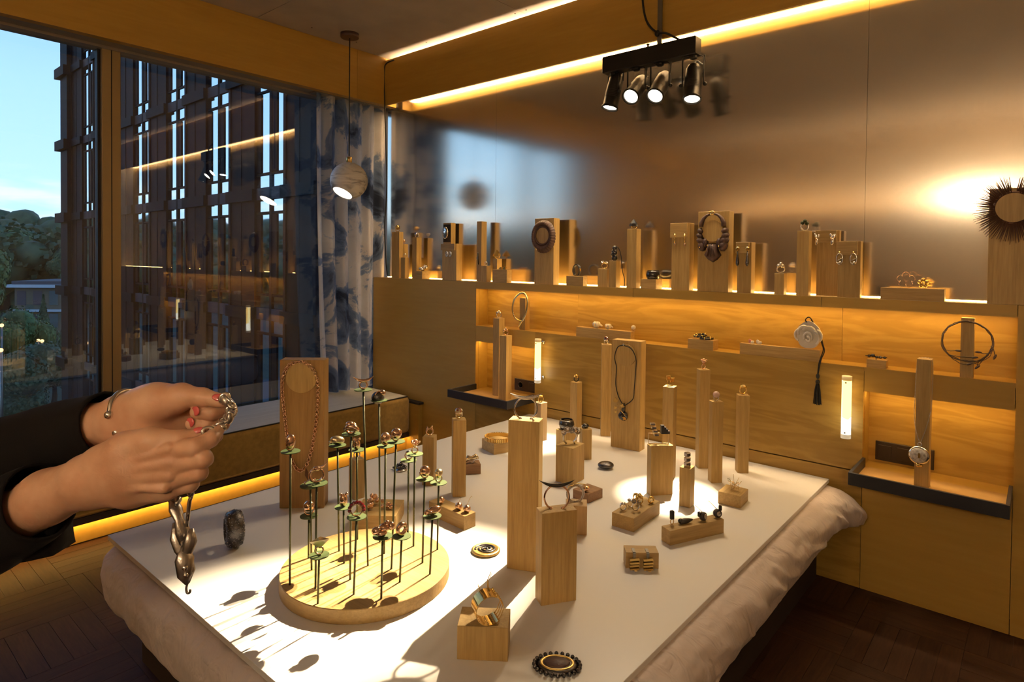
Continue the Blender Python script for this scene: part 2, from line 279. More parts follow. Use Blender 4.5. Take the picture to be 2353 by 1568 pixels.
# ------------------------------------------------------------------ mesh helpers
class MB:
    """collects simple solids into one mesh"""
    def __init__(s): s.v = []; s.f = []; s.sm = []
    def add(s, vs, fs, smooth=False):
        k = len(s.v); s.v += [tuple(map(float, p)) for p in vs]; s.f += [tuple(i+k for i in f) for f in fs]; s.sm += [smooth]*len(fs); return s
    def box(s, c, d, b=0.0, rz=0.0):
        hx, hy, hz = d[0]/2, d[1]/2, d[2]/2
        if b <= 0:
            vs = [(x, y, z) for x in (-hx, hx) for y in (-hy, hy) for z in (-hz, hz)]
            fs = [(0, 1, 3, 2), (4, 6, 7, 5), (0, 4, 5, 1), (2, 3, 7, 6), (0, 2, 6, 4), (1, 5, 7, 3)]
        else:
            vs = []; ix = {}
            for x in (-1, 1):
                for y in (-1, 1):
                    for z in (-1, 1):
                        for a in range(3):
                            q = [x*(hx-b), y*(hy-b), z*(hz-b)]; q[a] = (x*hx, y*hy, z*hz)[a]; ix[(x, y, z, a)] = len(vs); vs.append(q)
            fs = []
            o = [(-1, -1), (1, -1), (1, 1), (-1, 1)]
            for a in range(3):
                i, j = (a+1) % 3, (a+2) % 3
                for sg in (-1, 1):
                    ring = []
                    for (p, q) in o:
                        k = [0, 0, 0]; k[a] = sg; k[i] = p; k[j] = q; ring.append(ix[(*k, a)])
                    fs.append(tuple(ring if sg > 0 else ring[::-1]))
            for a in range(3):
                i, j = (a+1) % 3, (a+2) % 3
                for p in (-1, 1):
                    for q in (-1, 1):
                        k0 = [0]*3; k1 = [0]*3; k0[a] = -1; k1[a] = 1; k0[i] = k1[i] = p; k0[j] = k1[j] = q
                        r = [ix[(*k0, i)], ix[(*k1, i)], ix[(*k1, j)], ix[(*k0, j)]]
                        fs.append(tuple(r if p*q < 0 else r[::-1]))
            for x in (-1, 1):
                for y in (-1, 1):
                    for z in (-1, 1):
                        r = [ix[(x, y, z, a)] for a in range(3)]; fs.append(tuple(r if x*y*z > 0 else r[::-1]))
        ca, sa = math.cos(rz), math.sin(rz)
        return s.add([(c[0]+p[0]*ca-p[1]*sa, c[1]+p[0]*sa+p[1]*ca, c[2]+p[2]) for p in vs], fs)
    def b2(s, x0, x1, y0, y1, z0, z1, b=0.0): return s.box(((x0+x1)/2, (y0+y1)/2, (z0+z1)/2), (x1-x0, y1-y0, z1-z0), b)
    def tube(s, pts, r, n=8, closed=False, flat=1.0):
        P = [Vector(p) for p in pts]; L = len(P); rs = r if isinstance(r, (list, tuple)) else [r]*L
        T = []
        for i in range(L):
            a = P[i-1] if (i > 0 or closed) else P[i]; b = P[(i+1) % L] if (i < L-1 or closed) else P[i]
            d = (b-a); T.append(d.normalized() if d.length > 1e-9 else Vector((0, 0, 1)))
        up = Vector((0, 0, 1)) if abs(T[0].z) < .9 else Vector((1, 0, 0))
        nx = T[0].cross(up).normalized(); vs = []
        for i in range(L):
            if i: nx = (nx - T[i]*nx.dot(T[i])); nx = nx.normalized() if nx.length > 1e-9 else T[i].orthogonal().normalized()
            ny = T[i].cross(nx)
            for k in range(n):
                a = 2*PI*k/n; vs.append(P[i]+(nx*math.cos(a)+ny*math.sin(a)*flat)*rs[i])
        fs = []; m = L if closed else L-1
        for i in range(m):
            for k in range(n):
                a = i*n+k; b = i*n+(k+1) % n; c = ((i+1) % L)*n+(k+1) % n; d = ((i+1) % L)*n+k
                fs.append((a, d, c, b))
        if not closed: fs += [tuple(range(n)), tuple(range((L-1)*n, L*n))[::-1]]
        return s.add(vs, fs, True)
    def ring(s, c, R, r, axis='y', n=24, m=8, a0=0.0, a1=2*PI, sx=1.0, flat=1.0, rr=None):
        full = abs(a1-a0-2*PI) < 1e-6; k = n if full else n+1; pts = []
        for i in range(k):
            a = a0+(a1-a0)*i/n; x, y = R*sx*math.cos(a), R*math.sin(a)
            pts.append((c[0]+x, c[1], c[2]+y) if axis == 'y' else (c[0]+x, c[1]+y, c[2]) if axis == 'z' else (c[0], c[1]+x, c[2]+y))
        rad = r if rr is None else [rr(i/(k-1)) for i in range(k)]
        return s.tube(pts, rad, m, full, flat)
    def ell(s, c, r, n=14, m=9, rot=None):
        if not isinstance(r, (tuple, list)): r = (r, r, r)
        vs = [(0, 0, r[2])]
        for j in range(1, m):
            t = PI*j/m
            for i in range(n): a = 2*PI*i/n; vs.append((r[0]*math.sin(t)*math.cos(a), r[1]*math.sin(t)*math.sin(a), r[2]*math.cos(t)))
        vs.append((0, 0, -r[2])); fs = [(0, 1+i, 1+(i+1) % n) for i in range(n)]
        for j in range(m-2):
            for i in range(n): a = 1+j*n+i; b = 1+j*n+(i+1) % n; fs.append((a, a+n, b+n, b))
        l = len(vs)-1; k = 1+(m-2)*n; fs += [(l, k+(i+1) % n, k+i) for i in range(n)]
        M = Matrix.Rotation(0, 3, 'X') if rot is None else (Matrix.Rotation(rot[2], 3, 'Z') @ Matrix.Rotation(rot[1], 3, 'Y') @ Matrix.Rotation(rot[0], 3, 'X'))
        return s.add([Vector(c)+M @ Vector(p) for p in vs], fs, True)
    def lathe(s, prof, c=(0, 0, 0), n=24, axis=None, smooth=True, cap=True):
        """profile (radius, height) turned about the vertical (or about a given axis)"""
        q = Vector((0, 0, 1)).rotation_difference(Vector(axis).normalized()) if axis is not None else None
        vs = []
        for (r, z) in prof:
            for i in range(n):
                a = 2*PI*i/n; p = Vector((r*math.cos(a), r*math.sin(a), z)); vs.append(Vector(c)+(q @ p if q else p))
        fs = []
        for j in range(len(prof)-1):
            for i in range(n): a = j*n+i; b = j*n+(i+1) % n; fs.append((a, b, b+n, a+n))
        s.add(vs, fs, smooth)
        if cap:
            k = len(s.v)-len(vs); s.f += [tuple(range(k, k+n))[::-1], tuple(range(len(s.v)-n, len(s.v)))]; s.sm += [False, False]
        return s
    def plate(s, poly, y0, y1, smooth=False):
        """outline in (x, z), thickness along y"""
        n = len(poly); vs = [(x, y0, z) for x, z in poly]+[(x, y1, z) for x, z in poly]
        fs = [tuple(range(n)), tuple(range(n, 2*n))[::-1]]+[(i, i+n, (i+1) % n+n, (i+1) % n) for i in range(n)]
        return s.add(vs, fs, smooth)
    def grid(s, fn, nu, nv, smooth=True):
        vs = [fn(i/nu, j/nv) for j in range(nv+1) for i in range(nu+1)]
        return s.add(vs, [(j*(nu+1)+i, j*(nu+1)+i+1, (j+1)*(nu+1)+i+1, (j+1)*(nu+1)+i) for j in range(nv) for i in range(nu)], smooth)
    def xf(s, M, start=0):
        s.v[start:] = [tuple(M @ Vector(p)) for p in s.v[start:]]; return s
    def mesh(s, name):
        me = bpy.data.meshes.new(name); me.from_pydata(s.v, [], s.f); me.polygons.foreach_set('use_smooth', s.sm); me.update(); return me
    def build(s, name, mat, parent=None, loc=None, rz=0.0, solidify=False):
        me = s.mesh(name); me.materials.append(MAT[mat])
        bm = bmesh.new(); bm.from_mesh(me); bmesh.ops.recalc_face_normals(bm, faces=bm.faces); bm.to_mesh(me); bm.free()
        return link(name, me, parent, loc, rz)
def link(name, me, parent=None, loc=None, rz=0.0):
    o = bpy.data.objects.new(name, me); COL.objects.link(o)
    if loc is not None: o.location = loc
    if rz: o.rotation_euler.z = rz
    if parent is not None: o.parent = parent
    return o
def tag(o, label=None, cat=None, group=None, kind=None):
    if label: o['label'] = label
    if cat: o['category'] = cat
    if group: o['group'] = group
    if kind: o['kind'] = kind
    return o
def empty(name, loc=(0, 0, 0), rz=0.0):
    o = bpy.data.objects.new(name, None); COL.objects.link(o); o.location = loc; o.rotation_euler.z = rz; o.empty_display_size = .05; return o
def thing(name, label, cat, loc, rz, parts, group=None, rx=0.0, ry=0.0, scale=1.0):
    """parts: list of (part name, material, MB[, subparts]); one part makes a single mesh"""
    if len(parts) == 1 and len(parts[0]) == 3:
        o = parts[0][2].build(name, parts[0][1], None, loc, rz)
    else:
        o = empty(name, loc, rz)
        for p in parts:
            q = p[2].build(p[0], p[1], o)
            for sp in (p[3] if len(p) > 3 else []): sp[2].build(sp[0], sp[1], q)
    o.rotation_euler = (rx, ry, rz)
    if scale != 1.0: o.scale = (scale,)*3
    return tag(o, label, cat, group)
def structure(name, mat, mb, parent=None, label=None):
    o = mb.build(name, mat, parent)
    if parent is None: o['kind'] = 'structure'
    if label: o['label'] = label
    return o
def copy_tree(o, parent=None):
    c = o.copy(); COL.objects.link(c); c.parent = parent
    for ch in list(o.children): copy_tree(ch, c)
    return c

ZB, ZL, ZN = 0.509, 1.427, 1.091       # display board, ledge, long niche floor
ZT = 0.607                             # tray floor
XN0, XN1, XM0, XM1 = 1.555, 2.130, 4.180, 4.755
YB, YM = 0.130, 0.135                  # niche backs, metal sheet
ZC = 3.33                              # ceiling
XR, YF = 6.6, -5.6                     # far right wall, wall behind the camera

# ------------------------------------------------------------------ room shell
# headboard wall of oak veneer, built round the recesses
wall = empty('wall_headboard'); wall['kind'] = 'structure'; wall['label'] = 'oak veneer headboard wall with lit recesses'
def panel(x0, x1, z0, z1, mat='veneer', y0=0.0, y1=.03, name='veneer_panel'):
    g = 0.0012
    o = MB().b2(-(x1-x0)/2+g, (x1-x0)/2-g, y0, y1, -(z1-z0)/2+g, (z1-z0)/2-g).build(name, mat, wall, ((x0+x1)/2, 0, (z0+z1)/2)); return o
XE = 0.28
panel(XE, XN0, 0, ZL, 'veneer_plain')
panel(XN0, XN1, 0, .60); panel(XN0, XN1, .972, ZN, 'veneer_plain')
panel(XN1, XM0, 0, .572); panel(XN1, XM0, .576, ZN)
panel(XN0, 2.9, 1.372, ZL, 'veneer_plain'); panel(2.9, 3.98, 1.372, ZL, 'veneer_plain'); panel(3.98, XM1, 1.372, ZL, 'veneer_plain')
panel(XM0, XM1, 0, .60, 'veneer_plain'); panel(XM0, XM1, .972, ZN, 'veneer_plain')
panel(XM1, XR, 0, ZL, 'veneer_plain')
def shelf(x0, x1, y0, y1, z0, z1, mat='veneer_plain', name='recess_board'):
    return MB().b2(-(x1-x0)/2, (x1-x0)/2, y0, y1, -(z1-z0)/2, (z1-z0)/2).build(name, mat, wall, ((x0+x1)/2, 0, (z0+z1)/2))
shelf(XE, XR, .0305, YB+.02, ZL-.028, ZL-.0012, name='ledge_board')
shelf(XE, XE+.02, .031, YB+.02, 0, ZL-.03)
for (x0, x1) in ((XN0, 2.40), (2.40, 4.05), (4.05, XM1)): shelf(x0+.0006, x1-.0006, YB, YB+.018, ZN-.02, 1.40, 'veneer', 'recess_back')
shelf(XN0-.02, XM1+.02, .002, YB, ZN-.02, ZN, name='recess_floor'); shelf(XN0-.02, XM1+.02, .031, YB, 1.376, 1.398, name='recess_top')
for x in (XN0, XM1): shelf(x-.018 if x == XN0 else x, x if x == XN0 else x+.018, .031, YB, ZN, 1.372, name='recess_side')
for (x0, x1) in ((XN0, XN1), (XM0, XM1)):
    shelf(x0, x1, YB, YB+.018, .56, .99, 'veneer', 'recess_back'); shelf(x0-.02, x1+.02, .031, YB, .976, .995, name='recess_top')
    shelf(x0-.018, x0, .031, YB, .60, .972, name='recess_side'); shelf(x1, x1+.018, .031, YB, .60, .972, name='recess_side')
    shelf(x0, x1, .0, YB, .585, ZT-.004, name='recess_floor')
MB().b2(XN1, XM0, .029, .032, .571, .577).build('shadow_gap', 'groove', wall)

# brushed metal sheets above the ledge
wb = empty('wall_back'); wb['kind'] = 'structure'; wb['label'] = 'brushed metal wall sheets above the ledge'
for (x0, x1) in ((.30, 1.62), (1.62, 4.14), (4.14, XR)):
    MB().b2(-(x1-x0)/2+.0007, (x1-x0)/2-.0007, 0, .012, 0, ZC-.02-ZL).build('metal_sheet', 'brushed_metal', wb, ((x0+x1)/2, YM, ZL))
MB().b2(-.4, XR, YM+.03, YM+.06, -.02, ZC+.1).build('backing', 'wall_plaster', wb)

# fascia boards, ceiling
f2 = empty('trim_1'); f2['kind'] = 'structure'; f2['label'] = 'oak fascia board above the metal wall'
MB().b2(.46, XR, -.018, .0, 2.923, 3.308).build('fascia_board', 'fascia', f2); MB().b2(.46, XR, 0.0, .04, 3.27, 3.28).build('strip_shelf', 'fascia', f2)
MB().b2(.46, XR, .0, .05, 3.0, 3.02).build('strip_shelf', 'fascia', f2)
f3 = empty('trim_2'); f3['kind'] = 'structure'; f3['label'] = 'oak fascia board above the window'
for (y0, y1) in ((YF, -2.9), (-2.9, -.31), (-.31, .1)):
    MB().b2(.40, .46, -(y1-y0)/2+.0008, (y1-y0)/2-.0008, 2.923, 3.328).build('fascia_board', 'fascia', f3, (0, (y0+y1)/2, 0))
ce = empty('ceiling'); ce['kind'] = 'structure'; ce['label'] = 'concrete-grey ceiling panels with screw heads'
xs = [.05, .46+1.9, .46+4.3, XR]; ys = [YF, -3.6, -1.18, .14]
xs = [0.05, 2.015, 4.45, XR]
scr = MB().lathe([(.006, -.0015), (.006, .001)], n=8)
sm_ = scr.mesh('screw'); sm_.materials.append(MAT['groove'])
for i in range(3):
    for j in range(3):
        w_, d_ = xs[i+1]-xs[i], ys[j+1]-ys[j]
        o = MB().b2(-w_/2+.002, w_/2-.002, -d_/2+.002, d_/2-.002, 0, .03).build('ceiling_panel', 'concrete', ce, ((xs[i]+xs[i+1])/2, (ys[j]+ys[j+1])/2, ZC))
        if j >= 1 and i <= 1:
            for (a, b) in ((-w_/2+.05, d_/2-.20), (w_/2-.05, d_/2-.20), (0, d_/2-.20), (-w_/2+.55, -.3), (-w_/2+.55, .1), (w_/2-.05, -.2)): link('screw', sm_, o, (a, b, 0))
MB().b2(0, XR, YF, .2, ZC+.031, ZC+.06).build('slab', 'concrete', ce)
structure('wall_right', 'wall_plaster', MB().b2(XR, XR+.1, YF, .2, 0, ZC+.05))
tw = empty('trim_3'); tw['kind'] = 'structure'; tw['label'] = 'lit ledge on the wall behind the viewer'
MB().b2(1.0, 6.3, YF, YF+.12, 2.24, 2.27).build('ledge_board', 'veneer_plain', tw); MB().b2(1.0, 6.3, YF+.105, YF+.12, 2.27, 2.31).build('ledge_lip', 'veneer_plain', tw); MB().b2(1.1, 6.2, YF+.06, YF+.075, 2.271, 2.278).build('led_strip', 'led_wash', tw)
structure('wall_front', 'wall_plaster', MB().b2(-.3, XR+.1, YF-.1, YF, 0, ZC+.05))

# window wall
XG = .15
w1 = empty('window_1'); w1['kind'] = 'structure'; w1['label'] = 'large fixed window in taupe frame with two panes'
MB().b2(.08, .40, YF, .13, 2.947, 3.05).build('window_head', 'alu_taupe', w1)
MB().b2(.10, .22, YF, .13, 2.930, 2.949).build('window_head_rail', 'alu_taupe', w1)
MB().b2(.02, .20, YF, .13, .36, .405).build('window_sill_rail', 'alu_taupe', w1)
MB().b2(.09, .20, YF, .13, .405, .418).build('gasket', 'gasket', w1)
mul = MB().b2(.10, .20, -2.082, -1.974, .40, 2.95, .004).build('mullion', 'alu_bronze', w1)
MB().b2(.2005, .203, -2.031, -2.026, .40, 2.95).build('mullion_joint', 'gasket', mul)
MB().b2(.12, .17, -2.100, -2.083, .40, 2.95).build('gasket', 'gasket', w1)
for (y0, y1) in ((-3.20, -2.10), (-1.974, .13)):
    MB().b2(XG-.003, XG+.003, y0, y1, .40, 2.95).build('pane', 'pane_glass', w1)
wl = empty('wall_left'); wl['kind'] = 'structure'
MB().b2(-.2, .08, YF, .2, -.05, .36).build('wall_below_window', 'facade_dark', wl); MB().b2(-.2, .08, YF, .2, 3.05, ZC+.1).build('wall_above_window', 'facade_dark', wl)
MB().b2(-.2, .10, .13, .30, -.05, ZC+.1).build('wall_corner', 'wall_plaster', wl); MB().b2(-.2, .20, YF, -3.20, -.05, ZC+.1).build('wall_pier', 'veneer_plain', wl)

# floor of oak parquet in basket weave, boards laid singly where the photo shows them
fl = structure('floor', 'parquet_base', MB().b2(-.2, XR, YF, .2, -.05, -.004)); fl['label'] = 'dark oak parquet floor'
PW, PL = .076, .38
pm = MB().b2(-PL/2+.0008, PL/2-.0008, -PW/2+.0008, PW/2-.0008, -.012, 0); pme = pm.mesh('parquet_block'); pme.materials.append(MAT['parquet'])
cnt = 0
for i in range(int(6.6/PL)):
    for j in range(int(5.8/PL)):
        cx, cy = .82+(i+.5)*PL, .12-(j+.5)*PL
        left = cx < 2.25 and -4.4 < cy < -1.2; right = 4.0 < cx < 5.35 and cy > -2.4
        if not (left or right): continue
        for k in range(5):
            if cnt >= 296: break
            if (i+j) % 2: o = link('parquet_block', pme, fl, (cx, cy-PL/2+(k+.5)*PW, -.0005*random.random()))
            else: o = link('parquet_block', pme, fl, (cx-PL/2+(k+.5)*PW, cy, -.0005*random.random()), PI/2)
            cnt += 1

# ------------------------------------------------------------------ light strips set into the joinery
def strip(parent, mat, x0, x1, y0, y1, z0, z1): return MB().b2(x0, x1, y0, y1, z0, z1).build('led_strip', mat, parent)
strip(wb, 'led_ledge', .33, XR, YM-.014, YM-.005, ZL, ZL+.004)
strip(f2, 'led_soffit', .52, XR, .006, .046, 2.994, 2.999)
strip(f2, 'led_cove', .52, XR, .085, .10, 3.282, 3.288)
strip(wall, 'led_niche', XN0+.04, XM1-.01, .034, .048, 1.3740, 1.3758)
strip(wall, 'led_low', XN0+.01, XN1-.01, .034, .048, .9740, .9758); strip(wall, 'led_low', XM0+.01, XM1-.01, .034, .048, .9740, .9758)

# ------------------------------------------------------------------ window bench
def rounded_bar(x0, x1, y0, y1, z0, z1, r, n=6):
    """cushion: box whose end (y1) and long edges are rounded"""
    mb = MB(); prof = []
    for (cx, cz, a0) in ((x1-r, z1-r, 0), (x0+r, z1-r, 90), (x0+r, z0+r, 180), (x1-r, z0+r, 270)):
        for k in range(n+1): a = R_(a0+90*k/n); prof.append((cx+r*math.cos(a), cz+r*math.sin(a)))
    cx, cz = (x0+x1)/2, (z0+z1)/2; secs = [(y0, 1.0)]+[(y1-r+r*math.sin(R_(90*k/n)), 1-(r/(z1-z0))*1.2*(1-math.cos(R_(90*k/n)))) for k in range(n+1)]
    L = len(prof); vs = []; fs = []
    for (y, s) in secs:
        ins = (1-s)
        for (x, z) in prof: vs.append((cx+(x-cx)*(1-ins*.4), y, cz+(z-cz)*s))
    for j in range(len(secs)-1):
        for i in range(L): a = j*L+i; b = j*L+(i+1) % L; fs.append((a, b, b+L, a+L))
    fs += [tuple(range(L)), tuple(range((len(secs)-1)*L, len(secs)*L))[::-1]]
    return mb.add(vs, fs, True)
bench = empty('window_bench', (0, 0, 0))
rounded_bar(.215, .86, YF+.02, -.055, .150, .452, .035).build('seat_cushion', 'suede', bench)
MB().b2(.205, .845, YF+.02, -.075, .449, .4565, .002).build('seat_top', 'sill_pale', bench)
pp = MB().tube([(.846, YF+.03, .4535), (.846, -.075, .4535), (.22, -.072, .4535)], .0045, 6); pp.build('piping', 'piping', bench)
MB().b2(.10, .842, YF+.02, -.05, .112, .15).build('underframe', 'bed_dark', bench)
MB().b2(.10, .808, YF+.02, -.05, .003, .112).build('toe_board', 'veneer_plain', bench)
MB().b2(.829, .836, YF+.1, -.06, .1102, .1118).build('led_strip', 'led_toe', bench)
MB().b2(.22, .955, -.048, -.004, .0, .395).build('end_panel', 'veneer_plain', bench)
MB().b2(.22, .965, -.052, -.001, .395, .412).build('end_cap', 'laminate_black', bench)
tag(bench, 'mustard suede window bench with pale top and glowing amber toe strip', 'bench')

# ------------------------------------------------------------------ curtain
from mathutils import noise as mnoise
def build_curtain():
    nu, nv = 150, 44; vs = []; uv = []
    for j in range(nv+1):
        t = j/nv; z = .461+(2.935-.461)*t
        for i in range(nu+1):
            s = i/nu; tight = 1-.10*(1-t)
            y = .10-(.70*tight+.02*math.sin(3*t))*(1-s)
            ph = s*2*PI*5.5+.5*math.sin(2.2*t+3*s)
            amp = .040+.012*math.sin(5*s+1.3)
            x = .285+amp*math.sin(ph)+.012*math.sin(2*ph+1.1)+.006*mnoise.noise(Vector((s*9, t*3, 2)))
            vs.append((x, y, z)); uv.append((s*1.25, t*2.5))
    fs = [(j*(nu+1)+i, j*(nu+1)+i+1, (j+1)*(nu+1)+i+1, (j+1)*(nu+1)+i) for j in range(nv) for i in range(nu)]
    me = bpy.data.meshes.new('curtain'); me.from_pydata(vs, [], fs); me.materials.append(MAT['curtain_print'])
    ul = me.uv_layers.new(name='UVMap')
    for p in me.polygons:
        p.use_smooth = True
        for li, vi in zip(p.loop_indices, p.vertices): ul.data[li].uv = uv[vi]
    return me
cur = empty('curtain', (0, 0, 0)); link('cloth', build_curtain(), cur)
MB().b2(.235, .335, -.62, .11, 2.936, 2.946).build('curtain_rail', 'alu_taupe', cur)
tag(cur, 'gathered curtain printed with a blue and cream landscape beside the window', 'curtain')

# ------------------------------------------------------------------ bed and white board
bed = empty('bed', (3.07, -1.3, 0))
MB().b2(-.90, .92, -1.22, 1.27, .0, .20).build('bed_base', 'bed_dark', bed)
MB().b2(-.96, .95, -1.30, 1.28, .20, .484, .03).build('mattress', 'linen', bed)
def path_pts(pts, r, step):
    out = []
    for i in range(len(pts)):
        p = Vector(pts[i])
        if 0 < i < len(pts)-1:
            a = (Vector(pts[i-1])-p).normalized(); b = (Vector(pts[i+1])-p).normalized()
            s, e = p+a*r, p+b*r
            for k in range(13):
                t = k/12; out.append((s*(1-t)**2+p*2*t*(1-t)+e*t*t))
        else: out.append(p)
    res = [out[0]]
    for a, b in zip(out, out[1:]):
        n = max(1, int((b-a).length/step))
        for k in range(1, n+1): res.append(a.lerp(b, k/n))
    return res
def drape(pts, prof, wr, seed, step=.014, zfun=None, ofun=None, m=26, sg=1):
    P = path_pts(pts, .10, step); n = len(P); vs = []
    pr = []
    for k in range(m+1):
        t = k/m*(len(prof)-1); i = min(int(t), len(prof)-2); f = t-i; f = f*f*(3-2*f)*.5+f*.5
        pr.append((prof[i][0]*(1-f)+prof[i+1][0]*f, prof[i][1]*(1-f)+prof[i+1][1]*f))
    S = 0.0
    for i, p in enumerate(P):
        if i: S += (p-P[i-1]).length
        d = (P[min(i+1, n-1)]-P[max(i-1, 0)]).normalized(); out = Vector((d.y, -d.x))*sg
        for k, (o, z) in enumerate(pr):
            t = k/m; w = wr*min(1, max(0, (t-.15)*2.2))
            q = S*7+3.4*t+1.3*mnoise.noise(Vector((S*2.2, t*2, seed)))
            dd = w*(.55*mnoise.noise(Vector((q, t*1.6, seed)))+.35*mnoise.noise(Vector((q*2.3, t*3.3, seed+5)))+.3*(abs(mnoise.noise(Vector((S*6+t*4, t*2, seed+9))))-.2))
            oo = o+dd+(ofun(S, t) if ofun else 0); zz = z+(zfun(S, t) if zfun else 0)+.25*dd*(1 if t > .3 else 0)
            vs.append((p.x+out.x*oo, p.y+out.y*oo, zz))
    fs = [(i*(m+1)+k, i*(m+1)+k+1, (i+1)*(m+1)+k+1, (i+1)*(m+1)+k) for i in range(n-1) for k in range(m)]
    return MB().add(vs, fs, True)
# path runs with the outside on its right: back left corner -> front -> right
prof1 = [(-.20, .4865), (-.05, .4865), (.015, .478), (.052, .44), (.064, .385), (.056, .31), (.036, .270), (.005, .232), (-.06, .215)]
d1 = drape([(2.105, -.03), (2.105, -2.60), (4.045, -2.60), (4.045, -.05)], prof1, .016, 1.0)
o = d1.build('duvet', 'linen', bed); o.location = (-3.07, 1.3, 0)
prof2 = [(-.12, .4885), (-.01, .4895), (.034, .487), (.074, .466), (.100, .432), (.108, .396), (.098, .368), (.075, .364), (.05, .38)]
def hem(S, t):
    e = max(0, 1-S/.30)          # S runs from the wall forward
    return (-.045*e*t*1.2+.012*math.sin(S*4.3+.7)*t+.010*mnoise.noise(Vector((S*5, 1, 7)))*t)
def flare(S, t):
    e = max(0, 1-S/.36)
    return .075*e*e*min(1, t*1.8)+.014*math.sin(S*5.1)*t
d2 = drape([(4.03, -.035), (4.03, -2.70)], prof2, .050, 4.0, zfun=hem, ofun=flare, sg=-1)
o = d2.build('cover', 'linen', bed); o.location = (-3.07, 1.3, 0)
tag(bed, 'low bed with rumpled white bedding under the white board', 'bed')
brd = MB().b2(-.9715, .9715, -1.303, 1.303, -.0185, 0, .001)
bo = thing('display_board', 'large white display board lying on the bed', 'board', (3.0645, -1.312, ZB), 0, [('panel', 'board_white', brd)])

# ------------------------------------------------------------------ outside: neighbouring wing, trees, low house
bld = empty('office_building', (0, 5.0, 0))
tag(bld, 'dark brown office wing with tall sky-blue window strips outside', 'building')
FH, BW = 3.26, 3.04
X0 = -29.2
def part(name, mat, mb, loc=(0, 0, 0)): return mb.build(name, mat, bld, loc)
part('wall', 'facade_dark', MB().b2(X0, -1.2, .32, 8, -14, 17))
def shared(name, mat, mb):
    me = mb.mesh(name); me.materials.append(MAT[mat]); return me
pier = MB().b2(-1.48, 0, -.02, .40, -14, 17); pier.b2(-1.48, -1.36, -.05, .0, -14, 17); pier.b2(-.80, -.74, -.035, .0, -14, 17)
me_p = shared('pier', 'facade_brown', pier)
me_l = shared('pier_ledge', 'facade_dark', MB().b2(-1.56, .02, -.10, .36, -.17, .15))
me_s = shared('spandrel', 'facade_spandrel', MB().b2(0, 1.56, .03, .36, -.16, .16))
me_t = shared('window', 'facade_glass', MB().b2(-.23, .23, 0, .02, -1.06, 1.06)); me_w = shared('window', 'facade_glass', MB().b2(-.34, .34, 0, .02, -.155, .155))
me_m = shared('window_mullion', 'facade_dark', MB().b2(-.06, .06, .03, .36, -14, 17)); me_r = shared('transom', 'facade_dark', MB().b2(0, 1.56, .04, .34, -.03, .03))
me_f = shared('window_fin', 'facade_brown', MB().b2(-.13, .13, .04, .3, -1.06, 1.06))
for k in range(-2, 7):
    xb = -11.68-BW*k               # left edge of the glazed strip of this bay
    if xb < X0+.2: continue
    link('pier', me_p, bld, (xb, 0, 0)); link('window_mullion', me_m, bld, (xb+.77, 0, 0))
    for fl_ in range(-3, 4):
        zc = 3.30+FH*fl_
        link('pier_ledge', me_l, bld, (xb, 0, zc)); link('spandrel', me_s, bld, (xb, 0, zc))
        if not (0 <= k <= 5 and -2 <= fl_ <= 2): continue
        for dz in (-.52, .52): link('transom', me_r, bld, (xb, 0, zc+dz))
        for dx in (.48, 1.31): link('window', me_t, bld, (xb+dx, .07, zc+FH/2)); link('window_fin', me_f, bld, (xb+dx-.36, 0, zc+FH/2))
        for dx in (.36, 1.20):
            link('window', me_w, bld, (xb+dx, .07, zc+.33)); link('window', me_w, bld, (xb+dx, .07, zc-.33))
part('end_pier', 'facade_dark', MB().b2(X0-.1, X0+.9, -.2, 8, -14, 17))
for fl_ in range(-3, 4): part('end_ledge', 'facade_dark', MB().b2(X0-.42, X0+1.0, -.36, .3, 3.30+FH*fl_-.26, 3.30+FH*fl_+.16)); 
GZ = -9.0
structure('ground', 'ground_green', MB().b2(-420, -1.0, -400, 260, GZ-1, GZ))
o = MB().b2(-46, -30, -60, 40, GZ, GZ+.03).build('road', 'asphalt'); o['kind'] = 'structure'
def crown(rx, rz, n, leaf, seed, cone=False):
    r = random.Random(seed); mb = MB(); vs = []; fs = []
    blobs = [(Vector((r.uniform(-.55, .55)*rx, r.uniform(-.55, .55)*rx, r.uniform(-.5, .6)*rz)), r.uniform(.35, .6)) for _ in range(9)]
    for _ in range(n):
        if cone:
            h = r.random()**1.3; a = r.uniform(0, 2*PI); rad = rx*(1-h)*r.uniform(.6, 1.0); p = Vector((rad*math.cos(a), rad*math.sin(a), (h*2-1)*rz-.1*rad)); nr = Vector((math.cos(a), math.sin(a), .5))
        else:
            c, s = r.choice(blobs); d = Vector((r.gauss(0, 1), r.gauss(0, 1), r.gauss(0, 1))).normalized(); p = c+Vector((d.x*rx*s, d.y*rx*s, d.z*rz*s))*r.uniform(.75, 1.05); nr = d
        t1 = nr.orthogonal().normalized(); t1 = Matrix.Rotation(r.uniform(0, 6), 3, nr) @ t1; t2 = nr.cross(t1).normalized()+nr*.3; s = leaf*r.uniform(.6, 1.3); k = len(vs)
        vs += [p-t1*s, p-t2*s*.6, p+t1*s, p+t2*s*.6]; fs.append((k, k+1, k+2, k+3))
    mb.add(vs, fs)
    for c, s in ([] if cone else blobs): mb.ell(c, (rx*s*.86, rx*s*.86, rz*s*.86), 10, 7)
    if cone: mb.lathe([(rx*.72, -rz), (rx*.4, -.2*rz), (.05, rz*.92)], n=10)
    return mb
CR_ = [crown(4.0, 4.2, 9000, .17, 1), crown(4.4, 3.6, 9000, .18, 2), crown(2.2, 5.0, 5200, .19, 3, True)]; CM_ = {}
